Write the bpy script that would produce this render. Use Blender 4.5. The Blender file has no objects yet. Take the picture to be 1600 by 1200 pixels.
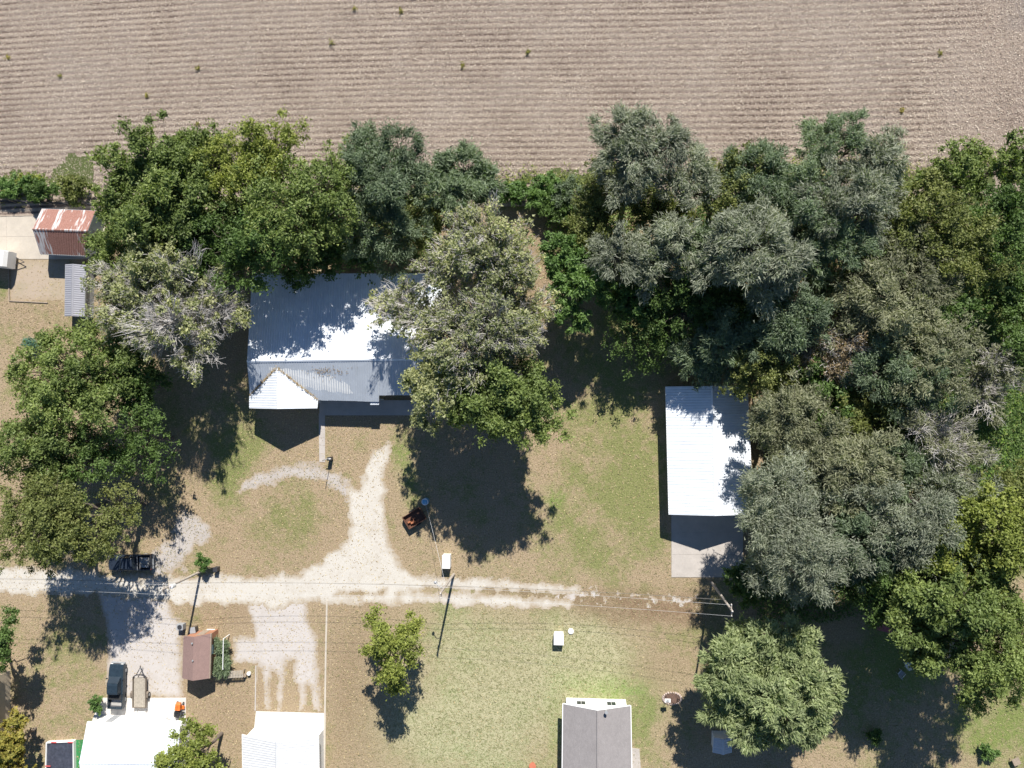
import bpy, bmesh, math, random
import numpy as np
from mathutils import Vector, Matrix
S = bpy.context.scene
COL = S.collection
R = math.radians

# ------------------------------------------------------------------ camera
H = 92.0; F = 1149.0; NX, NY = 885.0, 625.0
nv = Vector((NX-800, -(NY-600), -F)).normalized()
Zc = -nv
Xc = (Vector((1, 0, 0)) - nv*nv.x).normalized()
Yc = Zc.cross(Xc)
ROT = Matrix((Xc, Yc, Zc))            # camera -> world
cam_d = bpy.data.cameras.new('camera'); cam = bpy.data.objects.new('camera', cam_d); COL.objects.link(cam)
cam.matrix_world = Matrix.Translation((0, 0, H)) @ ROT.to_4x4()
cam_d.sensor_width = 36; cam_d.lens = F/1600*36; cam_d.clip_end = 6000; cam_d.clip_start = 0.5
S.camera = cam
S.render.resolution_x = 1024; S.render.resolution_y = 768

def U(px, py, z=0.0):
    d = ROT @ Vector((px-800, -(py-600), -F))
    t = (z-H)/d.z
    return Vector((d.x*t, d.y*t, z))

# ------------------------------------------------------------------ sky, sun, exposure
EL = R(41.5); SH = Vector((-0.19, -0.98, 0)).normalized()     # SH: way the shadows fall
sunv = Vector((-SH.x*math.cos(EL), -SH.y*math.cos(EL), math.sin(EL)))
w = bpy.data.worlds.new('World'); S.world = w; w.use_nodes = True
wn = w.node_tree.nodes; wl = w.node_tree.links
sky = wn.new('ShaderNodeTexSky'); sky.sky_type = 'NISHITA'; sky.sun_disc = False
sky.sun_elevation = EL; sky.sun_rotation = math.atan2(sunv.x, sunv.y); sky.air_density = 1.0; sky.dust_density = 0.15; sky.ozone_density = 5.5
wn['Background'].inputs[1].default_value = 0.060
wl.new(sky.outputs[0], wn['Background'].inputs[0])
sd = bpy.data.lights.new('sun', 'SUN'); sd.energy = 5.0; sd.angle = R(0.53); sd.color = (1.0, 0.955, 0.89)
so = bpy.data.objects.new('sun', sd); COL.objects.link(so)
so.rotation_euler = sunv.to_track_quat('Z', 'Y').to_euler(); so.location = (0, 0, 60)
S.view_settings.view_transform = 'Standard'; S.view_settings.look = 'None'
S.view_settings.exposure = 0.74; S.view_settings.gamma = 1; S.view_settings.use_curve_mapping = False

# ------------------------------------------------------------------ helpers
def tag(o, label=None, cat=None, group=None, kind=None):
    if label: o['label'] = label
    if cat: o['category'] = cat
    if group: o['group'] = group
    if kind: o['kind'] = kind
    return o
def empty(name, loc=(0, 0, 0), rz=0, label=None, cat=None, group=None):
    o = bpy.data.objects.new(name, None); COL.objects.link(o); o.location = loc; o.rotation_euler = (0, 0, rz)
    o.empty_display_size = 0.3
    return tag(o, label, cat, group)
def link(name, me, mat, parent=None):
    o = bpy.data.objects.new(name, me); COL.objects.link(o)
    if mat and not me.materials: me.materials.append(mat)
    if parent: o.parent = parent
    return o
def npmesh(name, V, Fc, attrs=None):
    """V (n,3), Fc (m,k) all faces same size; attrs {name: per-face or per-vertex float array}"""
    V = np.asarray(V, np.float32); Fc = np.asarray(Fc, np.int32)
    me = bpy.data.meshes.new(name); k = Fc.shape[1]
    me.vertices.add(len(V)); me.vertices.foreach_set('co', V.ravel())
    me.loops.add(Fc.size); me.loops.foreach_set('vertex_index', Fc.ravel())
    me.polygons.add(len(Fc)); me.polygons.foreach_set('loop_start', np.arange(0, Fc.size, k, dtype=np.int32))
    me.update(calc_edges=True)
    for a, arr in (attrs or {}).items():
        dom = 'FACE' if len(arr) == len(Fc) and len(arr) != len(V) else 'POINT'
        at = me.attributes.new(a, 'FLOAT', dom); at.data.foreach_set('value', np.asarray(arr, np.float32))
    return me
class MB:
    def __init__(s): s.v = []; s.f = []
    def add(s, vs, fs):
        n = len(s.v); s.v += [tuple(v) for v in vs]; s.f += [tuple(i+n for i in f) for f in fs]; return s
    def box(s, x0, x1, y0, y1, z0, z1):
        return s.add([(x0,y0,z0),(x1,y0,z0),(x1,y1,z0),(x0,y1,z0),(x0,y0,z1),(x1,y0,z1),(x1,y1,z1),(x0,y1,z1)],
                     [(0,3,2,1),(4,5,6,7),(0,1,5,4),(1,2,6,5),(2,3,7,6),(3,0,4,7)])
    def prism(s, base, top):
        n = len(base)
        return s.add(list(base)+list(top), [tuple(range(n))[::-1], tuple(range(n, 2*n))]+[(i, (i+1) % n, n+(i+1) % n, n+i) for i in range(n)])
    def tube(s, pts, r, n=8, cap=True):
        pts = [Vector(p) for p in pts]; rs = r if isinstance(r, (list, tuple)) else [r]*len(pts)
        base = len(s.v)
        for i, p in enumerate(pts):
            t = (pts[min(i+1, len(pts)-1)]-pts[max(i-1, 0)]).normalized()
            a = t.orthogonal().normalized() if i == 0 else (a - t*a.dot(t)).normalized()
            b = t.cross(a)
            for k in range(n):
                q = 2*math.pi*k/n; s.v.append(tuple(p+(a*math.cos(q)+b*math.sin(q))*rs[i]))
        for i in range(len(pts)-1):
            for k in range(n):
                s.f.append((base+i*n+k, base+i*n+(k+1) % n, base+(i+1)*n+(k+1) % n, base+(i+1)*n+k))
        if cap:
            s.f.append(tuple(base+k for k in range(n))[::-1]); s.f.append(tuple(base+(len(pts)-1)*n+k for k in range(n)))
        return s
    def build(s, name, mat, parent=None, bevel=0, smooth=False):
        me = bpy.data.meshes.new(name); me.from_pydata(s.v, [], s.f); me.update()
        bm = bmesh.new(); bm.from_mesh(me)
        if bevel:
            bmesh.ops.bevel(bm, geom=[e for e in bm.edges if e.is_manifold and e.calc_face_angle(0) > 0.5], offset=bevel, segments=2, affect='EDGES', profile=0.6)
        bmesh.ops.recalc_face_normals(bm, faces=bm.faces)
        bm.to_mesh(me); bm.free()
        if smooth: me.polygons.foreach_set('use_smooth', [True]*len(me.polygons))
        return link(name, me, mat, parent)

def h2(ix, iy, s):
    n = (ix.astype(np.int64)*374761393 + iy.astype(np.int64)*668265263 + s*1442695) & 0x7fffffff
    n = ((n ^ (n >> 13))*1274126177) & 0x7fffffff
    return ((n ^ (n >> 16)) & 0xffff)/65535.0
def vnoise(x, y, s=0):
    ix = np.floor(x); iy = np.floor(y); fx = x-ix; fy = y-iy
    fx = fx*fx*(3-2*fx); fy = fy*fy*(3-2*fy); ix = ix.astype(int); iy = iy.astype(int)
    a = h2(ix, iy, s); b = h2(ix+1, iy, s); c = h2(ix, iy+1, s); d = h2(ix+1, iy+1, s)
    return (a*(1-fx)+b*fx)*(1-fy)+(c*(1-fx)+d*fx)*fy
def fbm(x, y, s=0, o=4):
    r = 0; a = 0.5; t = 0
    for i in range(o):
        r = r+a*vnoise(x, y, s+i*17); t += a; x = x*2.03+5.1; y = y*2.03+9.7; a *= 0.55
    return r/t-0.5
def sdf(X, Y, poly):
    """signed distance, positive inside"""
    P = np.array([(p[0], p[1]) for p in poly]); n = len(P)
    d = np.full(X.shape, 1e9); ins = np.zeros(X.shape, bool)
    for i in range(n):
        a = P[i]; b = P[(i+1) % n]; e = b-a
        wx = X-a[0]; wy = Y-a[1]; t = np.clip((wx*e[0]+wy*e[1])/(e@e+1e-9), 0, 1)
        d = np.minimum(d, (wx-t*e[0])**2+(wy-t*e[1])**2)
        c = ((a[1] > Y) != (b[1] > Y)) & (X < (b[0]-a[0])*(Y-a[1])/(b[1]-a[1]+1e-12)+a[0]); ins ^= c
    d = np.sqrt(d); return np.where(ins, d, -d)
def PX(pts): return [U(*p) for p in pts]

# ------------------------------------------------------------------ materials
def newmat(name):
    m = bpy.data.materials.new(name); m.use_nodes = True; nt = m.node_tree
    return m, nt, nt.nodes['Principled BSDF']
def N(nt, t, **kw):
    n = nt.nodes.new(t)
    for k, v in kw.items():
        if k.startswith('i_'):
            key = k[2:]; n.inputs[int(key) if key.isdigit() else key].default_value = v
        else: setattr(n, k, v)
    return n
def noise(nt, scale, detail=5, rough=0.6, obj=True, dist=0.0):
    tc = N(nt, 'ShaderNodeTexCoord'); n = N(nt, 'ShaderNodeTexNoise'); n.inputs['Scale'].default_value = scale
    n.inputs['Detail'].default_value = detail; n.inputs['Roughness'].default_value = rough; n.inputs['Distortion'].default_value = dist
    nt.links.new(tc.outputs['Object'], n.inputs['Vector']); return n.outputs[0]
def ramp(nt, fac, stops):
    r = N(nt, 'ShaderNodeValToRGB'); e = r.color_ramp.elements
    while len(e) < len(stops): e.new(0.5)
    for el, (p, c) in zip(e, stops): el.position = p; el.color = (*c, 1) if not isinstance(c, float) else (c, c, c, 1)
    nt.links.new(fac, r.inputs[0]); return r.outputs[0]
def mix(nt, fac, a, b, mode='MIX'):
    m = N(nt, 'ShaderNodeMix', data_type='RGBA', blend_type=mode)
    for s_, i in ((fac, 0), (a, 6), (b, 7)):
        if isinstance(s_, (int, float)): m.inputs[i].default_value = s_
        elif isinstance(s_, tuple): m.inputs[i].default_value = (*s_, 1)
        else: nt.links.new(s_, m.inputs[i])
    return m.outputs[2]
def mth(nt, op, a, b=None, c=None):
    m = N(nt, 'ShaderNodeMath', operation=op)
    for i, s_ in enumerate((a, b, c)):
        if s_ is None: continue
        if isinstance(s_, (int, float)): m.inputs[i].default_value = s_
        else: nt.links.new(s_, m.inputs[i])
    return m.outputs[0]
def attr(nt, name): return N(nt, 'ShaderNodeAttribute', attribute_name=name).outputs['Fac']
def bump(nt, bs, h, dist=0.02, st=1.0):
    b = N(nt, 'ShaderNodeBump'); b.inputs['Strength'].default_value = st; b.inputs['Distance'].default_value = dist
    nt.links.new(h, b.inputs['Height']); nt.links.new(b.outputs[0], bs.inputs['Normal'])
MC = {}
def plain(name, c, rough=0.7, var=0.25, scale=3.0, metal=0.0, bmp=0.004, spec=None):
    """one base colour with grain, stains and fine relief"""
    if name in MC: return MC[name]
    m, nt, bs = newmat(name)
    n1 = noise(nt, scale); n2 = noise(nt, scale*9, 4)
    lo = tuple(max(0, x*(1-var)) for x in c); hi = tuple(min(0.9, x*(1+var)) for x in c)
    c1 = ramp(nt, n1, [(0.3, lo), (0.7, hi)])
    c2 = mix(nt, 0.35, c1, ramp(nt, n2, [(0.3, lo), (0.7, hi)]))
    nt.links.new(c2, bs.inputs['Base Color'])
    nt.links.new(ramp(nt, n1, [(0.2, (rough*0.8,)*3), (0.8, (min(1, rough*1.15),)*3)]), bs.inputs['Roughness'])
    bs.inputs['Metallic'].default_value = metal
    if bmp: bump(nt, bs, n2, bmp)
    MC[name] = m; return m

def leafmat(name, dark, mid, light, under=None, trans=0.36):
    dark, mid, light = [tuple(x*1.5 for x in c) for c in (dark, mid, light)]
    m, nt, bs = newmat(name); nt.nodes.remove(bs)
    t = attr(nt, 'tint')
    col = ramp(nt, t, [(0.0, dark), (0.5, mid), (1.0, light)])
    under = under or tuple(x*1.15+0.01 for x in mid)
    g = N(nt, 'ShaderNodeNewGeometry')
    col2 = mix(nt, g.outputs['Backfacing'], col, mix(nt, 0.5, col, under))
    d = N(nt, 'ShaderNodeBsdfPrincipled'); d.inputs['Roughness'].default_value = 0.55
    d.inputs['Specular IOR Level'].default_value = 0.3
    nt.links.new(col2, d.inputs['Base Color'])
    tr = N(nt, 'ShaderNodeBsdfTranslucent')
    nt.links.new(mix(nt, 1.0, col, (1.0, 1.15, 0.5), 'MULTIPLY'), tr.inputs[0])
    mx = N(nt, 'ShaderNodeMixShader'); mx.inputs[0].default_value = trans
    nt.links.new(d.outputs[0], mx.inputs[1]); nt.links.new(tr.outputs[0], mx.inputs[2])
    nt.links.new(mx.outputs[0], nt.nodes['Material Output'].inputs[0])
    return m

LEAF = {
 'green':  leafmat('leaf_green', (0.042,0.062,0.018), (0.102,0.138,0.038), (0.215,0.250,0.080)),
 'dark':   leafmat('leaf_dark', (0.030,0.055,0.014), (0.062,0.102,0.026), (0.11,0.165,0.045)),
 'vivid':  leafmat('leaf_vivid', (0.036,0.072,0.018), (0.075,0.130,0.034), (0.15,0.225,0.07)),
 'lime':   leafmat('leaf_lime', (0.068,0.086,0.017), (0.145,0.172,0.036), (0.265,0.275,0.070)),
 'bluegreen': leafmat('leaf_bluegreen', (0.048,0.076,0.032), (0.098,0.140,0.066), (0.18,0.230,0.115), (0.20,0.24,0.17)),
 'grey':   leafmat('leaf_grey', (0.080,0.095,0.062), (0.155,0.175,0.120), (0.26,0.28,0.20), (0.28,0.29,0.23)),
 'greyolive': leafmat('leaf_greyolive', (0.070,0.080,0.040), (0.140,0.152,0.078), (0.245,0.250,0.145), (0.26,0.26,0.18)),
 'olive':  leafmat('leaf_olive', (0.052,0.066,0.018), (0.108,0.125,0.036), (0.19,0.195,0.066)),
 'pale':   leafmat('leaf_pale', (0.080,0.105,0.030), (0.165,0.190,0.060), (0.36,0.36,0.16), (0.34,0.34,0.22)),
 'spray':  leafmat('leaf_spray', (0.085,0.115,0.045), (0.170,0.215,0.088), (0.31,0.345,0.17), (0.27,0.30,0.17)),
 'brown':  leafmat('leaf_brown', (0.10,0.075,0.042), (0.18,0.135,0.08), (0.29,0.23,0.15)),
 'orange': leafmat('leaf_orange', (0.09,0.10,0.02), (0.19,0.17,0.035), (0.33,0.20,0.05)),
 'spruce': leafmat('leaf_spruce', (0.04,0.085,0.06), (0.07,0.14,0.10), (0.13,0.21,0.15)),
}
bark = plain('bark', (0.13, 0.105, 0.085), 0.9, 0.4, 2.0, bmp=0.02)
bark_pale = plain('bark_pale', (0.56, 0.53, 0.50), 0.85, 0.3, 2.0, bmp=0.01)
bark_mid = plain('bark_mid', (0.23, 0.20, 0.17), 0.9, 0.3, 2.0, bmp=0.01)

def roofmetal(name, c, rust=0.0, rough=0.38):
    m, nt, bs = newmat(name)
    n1 = noise(nt, 0.8, 6, 0.65); n2 = noise(nt, 9, 4, 0.7)
    base = ramp(nt, n1, [(0.25, tuple(x*0.86 for x in c)), (0.6, c)])
    base = mix(nt, mth(nt, 'MULTIPLY', ramp(nt, n2, [(0.62, (0, 0, 0)), (0.8, (1, 1, 1))]), 0.3), base, tuple(x*0.6 for x in c))
    if rust:
        tc = N(nt, 'ShaderNodeTexCoord'); mp = N(nt, 'ShaderNodeMapping'); mp.inputs['Scale'].default_value = (3.2, 0.5, 0.5)
        nt.links.new(tc.outputs['Object'], mp.inputs[0]); nn = N(nt, 'ShaderNodeTexNoise'); nn.inputs['Scale'].default_value = 1.2; nn.inputs['Detail'].default_value = 7
        nt.links.new(mp.outputs[0], nn.inputs['Vector'])
        oi = N(nt, 'ShaderNodeObjectInfo')
        f = mth(nt, 'ADD', nn.outputs[0], mth(nt, 'MULTIPLY', mth(nt, 'SUBTRACT', oi.outputs['Random'], 0.5), 0.35))
        fr = ramp(nt, f, [(0.50-rust*0.2, (0, 0, 0)), (0.60-rust*0.15, (1, 1, 1))])
        rc = ramp(nt, n2, [(0.3, (0.17, 0.075, 0.055)), (0.7, (0.36, 0.19, 0.15))])
        base = mix(nt, fr, base, rc)
        nt.links.new(mix(nt, fr, (rough,)*3, (0.85,)*3), bs.inputs['Roughness'])
    else: bs.inputs['Roughness'].default_value = rough
    nt.links.new(base, bs.inputs['Base Color']); bs.inputs['Metallic'].default_value = 0.0
    bump(nt, bs, n1, 0.01, 0.6)
    return m
white_roof = roofmetal('white_roof_metal', (0.74, 0.78, 0.83))
rusty_roof = roofmetal('rusty_roof_metal', (0.52, 0.50, 0.49), rust=0.75, rough=0.5)
grey_roof = roofmetal('grey_roof_metal', (0.30, 0.30, 0.33))
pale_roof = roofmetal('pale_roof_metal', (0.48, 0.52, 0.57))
soft_white_roof = roofmetal('soft_white_roof_metal', (0.60, 0.61, 0.62))
white_wall = plain('white_wall', (0.74, 0.73, 0.70), 0.6, 0.08, 1.0)
white_paint = plain('white_paint', (0.78, 0.78, 0.76), 0.5, 0.06, 2.0)
tan_wall = plain('tan_wall', (0.48, 0.40, 0.29), 0.7, 0.12, 1.0)
glass = plain('window_glass', (0.03, 0.04, 0.05), 0.08, 0.2, 1.0, bmp=0)
dark_metal = plain('dark_metal', (0.04, 0.04, 0.045), 0.5, 0.3)
grey_metal = plain('grey_metal', (0.30, 0.31, 0.32), 0.45, 0.2)
wood = plain('weathered_wood', (0.30, 0.24, 0.18), 0.85, 0.35, 4.0, bmp=0.01)
deck_wood = plain('deck_wood', (0.36, 0.32, 0.26), 0.85, 0.3, 4.0, bmp=0.01)
pole_wood = plain('pole_wood', (0.38, 0.335, 0.29), 0.85, 0.3, 3.0)
rubber = plain('rubber', (0.02, 0.02, 0.02), 0.85, 0.3)
black_paint = plain('black_car_paint', (0.022, 0.030, 0.045), 0.25, 0.3, 1.0, bmp=0)
charcoal_paint = plain('charcoal_car_paint', (0.022, 0.036, 0.050), 0.28, 0.3, 1.0, bmp=0)
orange_paint = plain('orange_paint', (0.62, 0.16, 0.03), 0.4, 0.15)
blue_plastic = plain('blue_plastic', (0.13, 0.36, 0.56), 0.45, 0.1)
concrete = plain('concrete', (0.42, 0.385, 0.35), 0.85, 0.16, 0.8, bmp=0.004)
concrete_pale = plain('concrete_pale', (0.60, 0.57, 0.53), 0.85, 0.10, 0.8, bmp=0.004)
concrete_tan = plain('concrete_tan', (0.46, 0.41, 0.34), 0.85, 0.13, 0.7, bmp=0.004)
brick_mat = plain('brick_red', (0.36, 0.17, 0.10), 0.85, 0.25, 2.0)

def shingle_mat(name, c):
    m, nt, bs = newmat(name)
    tc = N(nt, 'ShaderNodeTexCoord'); br = N(nt, 'ShaderNodeTexBrick')
    br.inputs['Scale'].default_value = 1.0; br.inputs['Brick Width'].default_value = 0.30; br.inputs['Row Height'].default_value = 0.14
    br.inputs['Mortar Size'].default_value = 0.006
    br.inputs['Color1'].default_value = (*[x*0.85 for x in c], 1); br.inputs['Color2'].default_value = (*[x*1.15 for x in c], 1); br.inputs['Mortar'].default_value = (*[x*0.5 for x in c], 1)
    mp = N(nt, 'ShaderNodeMapping'); mp.inputs['Rotation'].default_value = (0, 0, math.pi/2)
    nt.links.new(tc.outputs['Object'], mp.inputs[0]); nt.links.new(mp.outputs[0], br.inputs['Vector'])
    n1 = noise(nt, 1.1, 6); n2 = noise(nt, 14, 3)
    c1 = mix(nt, 0.5, br.outputs['Color'], ramp(nt, n1, [(0.3, tuple(x*0.82 for x in c)), (0.7, tuple(x*1.15 for x in c))]))
    c1 = mix(nt, 0.3, c1, ramp(nt, n2, [(0.3, tuple(x*0.6 for x in c)), (0.7, tuple(x*1.35 for x in c))]))
    nt.links.new(c1, bs.inputs['Base Color']); bs.inputs['Roughness'].default_value = 0.92; bump(nt, bs, n2, 0.008)
    return m
grey_shingle = shingle_mat('grey_shingle', (0.27, 0.25, 0.245))
brown_shingle = shingle_mat('brown_shingle', (0.25, 0.165, 0.145))
tan_shingle = shingle_mat('tan_shingle', (0.40, 0.31, 0.20))

# lawn: green / brown / lush amounts come with the mesh, mottling from noise
def lawn_mat():
    m, nt, bs = newmat('lawn_grass')
    g = attr(nt, 'green'); b = attr(nt, 'brown'); l = attr(nt, 'lush'); mo = attr(nt, 'mottle')
    nA = noise(nt, 0.22, 6, 0.62); nB = noise(nt, 1.3, 6, 0.7, dist=0.6); nC = noise(nt, 6.0, 5, 0.75); nD = noise(nt, 2.9, 3, 0.6, dist=1.6)
    dry = ramp(nt, nC, [(0.28, (0.17, 0.125, 0.078)), (0.5, (0.315, 0.240, 0.155)), (0.70, (0.46, 0.37, 0.26))])
    grn = ramp(nt, nC, [(0.3, (0.095, 0.115, 0.036)), (0.52, (0.195, 0.205, 0.080)), (0.72, (0.32, 0.305, 0.145))])
    gf = mth(nt, 'ADD', mth(nt, 'MULTIPLY', mth(nt, 'SUBTRACT', mth(nt, 'ADD', mth(nt, 'MULTIPLY', nA, 0.8), mth(nt, 'MULTIPLY', nB, 0.6)), 0.66), 3.4), g)
    gf = ramp(nt, gf, [(0.15, (0, 0, 0)), (0.85, (1, 1, 1))])
    c = mix(nt, gf, dry, grn)
    brn = ramp(nt, nC, [(0.3, (0.11, 0.068, 0.042)), (0.7, (0.27, 0.175, 0.115))])
    bf = mth(nt, 'MULTIPLY', b, ramp(nt, nB, [(0.3, (0.35,)*3), (0.6, (1, 1, 1))]))
    c = mix(nt, bf, c, brn)
    lu = ramp(nt, nC, [(0.3, (0.065, 0.14, 0.018)), (0.7, (0.19, 0.30, 0.055))])
    c = mix(nt, mth(nt, 'MULTIPLY', l, ramp(nt, nB, [(0.35, (0.45,)*3), (0.6, (1, 1, 1))])), c, lu)
    # wormy tussock pattern of coarse pale grass
    pale = ramp(nt, nD, [(0.38, (0.17, 0.19, 0.085)), (0.50, (0.36, 0.35, 0.205)), (0.62, (0.44, 0.42, 0.265))])
    c = mix(nt, mth(nt, 'MULTIPLY', mo, 0.8), c, pale)
    nt.links.new(c, bs.inputs['Base Color']); bs.inputs['Roughness'].default_value = 0.95; bs.inputs['Specular IOR Level'].default_value = 0.1
    bump(nt, bs, mth(nt, 'ADD', nC, nD), 0.06, 0.8)
    return m
def field_mat():
    m, nt, bs = newmat('stubble_soil')
    tc = N(nt, 'ShaderNodeTexCoord'); sp = N(nt, 'ShaderNodeSeparateXYZ'); nt.links.new(tc.outputs['Object'], sp.inputs[0])
    v = mth(nt, 'ADD', sp.outputs[1], mth(nt, 'MULTIPLY', mth(nt, 'SINE', mth(nt, 'MULTIPLY', sp.outputs[0], 0.045)), 0.5))
    nA = noise(nt, 0.10, 6, 0.6); nB = noise(nt, 2.0, 5, 0.7); nC = noise(nt, 6.5, 5, 0.85)
    v = mth(nt, 'ADD', v, mth(nt, 'MULTIPLY', nB, 0.24))
    s_ = mth(nt, 'SINE', mth(nt, 'MULTIPLY', v, 2*math.pi/0.762))
    f = mth(nt, 'ADD', mth(nt, 'MULTIPLY', s_, 0.14), mth(nt, 'ADD', mth(nt, 'MULTIPLY', nC, 0.75), mth(nt, 'MULTIPLY', nA, 0.35)))
    hm = ramp(nt, mth(nt, 'ADD', mth(nt, 'MULTIPLY', mth(nt, 'SUBTRACT', sp.outputs[0], 46.0), 0.06), nA), [(0.3, (1, 1, 1)), (0.9, (0.1,)*3)])
    f = mth(nt, 'ADD', f, mth(nt, 'MULTIPLY', mth(nt, 'SUBTRACT', hm, 1.0), mth(nt, 'MULTIPLY', s_, 0.14)))
    c = ramp(nt, f, [(0.34, (0.065, 0.045, 0.036)), (0.47, (0.235, 0.185, 0.155)), (0.62, (0.365, 0.30, 0.24)), (0.80, (0.56, 0.48, 0.38))])
    nZ = noise(nt, 0.45, 4, 0.6)
    c = mix(nt, mth(nt, 'MULTIPLY', ramp(nt, mth(nt, 'ADD', mth(nt, 'MULTIPLY', nC, 0.6), mth(nt, 'MULTIPLY', nZ, 0.5)), [(0.62, (0, 0, 0)), (0.74, (1, 1, 1))]), 0.7), c, (0.085, 0.06, 0.05))
    c = mix(nt, ramp(nt, nA, [(0.45, (0, 0, 0)), (0.62, (0.55,)*3)]), c, mix(nt, 0.5, c, (0.19, 0.165, 0.155)))
    # bare darker headland soil in the far corner of the field
    hx = mth(nt, 'MULTIPLY', mth(nt, 'SUBTRACT', sp.outputs[0], 52.0), 0.10); hy = mth(nt, 'MULTIPLY', mth(nt, 'SUBTRACT', sp.outputs[1], 44.0), 0.16)
    dk = ramp(nt, mth(nt, 'ADD', mth(nt, 'MULTIPLY', mth(nt, 'MINIMUM', hx, hy), 0.8), mth(nt, 'ADD', mth(nt, 'MULTIPLY', nZ, 0.35), mth(nt, 'MULTIPLY', nA, 0.3))), [(0.30, (0, 0, 0)), (0.75, (0.75,)*3)])
    c = mix(nt, dk, c, (0.15, 0.13, 0.125))
    nt.links.new(c, bs.inputs['Base Color']); bs.inputs['Roughness'].default_value = 0.95; bs.inputs['Specular IOR Level'].default_value = 0.1
    bump(nt, bs, nC, 0.08, 0.9)
    return m
def gravel_mat(name, c, tint):
    m, nt, bs = newmat(name)
    nA = noise(nt, 0.35, 6, 0.65); nC = noise(nt, 12, 5, 0.8); nB = noise(nt, 2.2, 5, 0.7)
    c1 = ramp(nt, nC, [(0.3, tuple(x*0.80 for x in c)), (0.7, tuple(min(0.85, x*1.12) for x in c))])
    c1 = mix(nt, ramp(nt, mth(nt, 'ADD', mth(nt, 'MULTIPLY', nA, 0.6), mth(nt, 'MULTIPLY', nB, 0.4)), [(0.47, (0, 0, 0)), (0.66, (0.8,)*3)]), c1, tint)
    e = attr(nt, 'edge')
    c1 = mix(nt, mth(nt, 'MULTIPLY', mth(nt, 'MULTIPLY', e, nB), 1.7), c1, (0.32, 0.25, 0.165))
    nt.links.new(c1, bs.inputs['Base Color']); bs.inputs['Roughness'].default_value = 0.95; bs.inputs['Specular IOR Level'].default_value = 0.15
    bump(nt, bs, nC, 0.03, 0.8)
    return m
LAWN = lawn_mat(); FIELD = field_mat()
GRAVEL = gravel_mat('limestone_gravel', (0.54, 0.51, 0.455), (0.43, 0.39, 0.33))
LIGHTCON = gravel_mat('pale_concrete', (0.50, 0.465, 0.435), (0.41, 0.37, 0.33))
OLDCON = gravel_mat('worn_concrete', (0.43, 0.395, 0.365), (0.34, 0.30, 0.265))
SAND = gravel_mat('sandy_soil', (0.40, 0.325, 0.25), (0.30, 0.26, 0.17))

def tintmat(name, stops, rough=0.9):
    m, nt, bs = newmat(name); nt.links.new(ramp(nt, attr(nt, 'tint'), stops), bs.inputs['Base Color'])
    bs.inputs['Roughness'].default_value = rough; bs.inputs['Specular IOR Level'].default_value = 0.15; return m
STRAW = tintmat('corn_residue', [(0.0, (0.10, 0.068, 0.050)), (0.5, (0.37, 0.295, 0.225)), (1.0, (0.74, 0.65, 0.53))])
LITTER = tintmat('leaf_litter', [(0.0, (0.14, 0.09, 0.05)), (0.5, (0.36, 0.27, 0.14)), (1.0, (0.56, 0.47, 0.27))])
TUFT = tintmat('grass_tufts', [(0.0, (0.08, 0.10, 0.035)), (0.5, (0.22, 0.205, 0.095)), (1.0, (0.42, 0.36, 0.22))])

# ------------------------------------------------------------------ the ground
def sheet(name, x0, x1, y0, y1, z, mat):
    b = MB(); b.add([(x0,y0,z),(x1,y0,z),(x1,y1,z),(x0,y1,z)], [(0,1,2,3)])
    return tag(b.build(name, mat), kind='structure')
mg, nt, bs = newmat('far_ground')
cg = mix(nt, ramp(nt, noise(nt, 0.012, 4), [(0.45, (0, 0, 0)), (0.55, (1, 1, 1))]), (0.24, 0.20, 0.12), (0.12, 0.14, 0.055))
nt.links.new(mix(nt, 0.4, cg, ramp(nt, noise(nt, 0.8, 6), [(0.3, (0.10, 0.10, 0.05)), (0.7, (0.34, 0.28, 0.19))])), bs.inputs['Base Color']); bs.inputs['Roughness'].default_value = 0.95
sheet('ground', -2500, 2500, -2500, 2500, -0.05, mg)
YF = U(800, 286).y                                    # where field meets the yards
fx0, fx1 = U(-60, 100).x-8, U(1660, 100).x+8
fy1 = U(800, -50).y+5
sheet('far_field', -400, 400, YF, 420, -0.03, FIELD)

def rowcurve(x): return 0.5*np.sin(x*0.045)
# ridged field surface
gx = np.arange(fx0, fx1, 0.7); gy = np.arange(YF-3, fy1, 0.127)
X, Y = np.meshgrid(gx, gy)
ph = (Y+rowcurve(X))*2*np.pi/0.762
Z = 0.02+0.030*np.sin(ph)*np.clip(1-(X-U(1400,100).x)/14, 0.15, 1)*np.clip(0.7+1.6*fbm(X*0.15, Y*0.4, 13), 0.2, 1.4)+0.05*(fbm(X*0.9, Y*2.2, 3)+0.5)+0.10*(fbm(X*0.06, Y*0.06, 9)+0.3)
n0, n1 = X.shape; I = np.arange(n0*n1).reshape(n0, n1)
Fq = np.stack([I[:-1, :-1], I[:-1, 1:], I[1:, 1:], I[1:, :-1]], -1).reshape(-1, 4)
tag(link('corn_field', npmesh('corn_field', np.stack([X, Y, Z], -1).reshape(-1, 3), Fq), FIELD), kind='structure')

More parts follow.
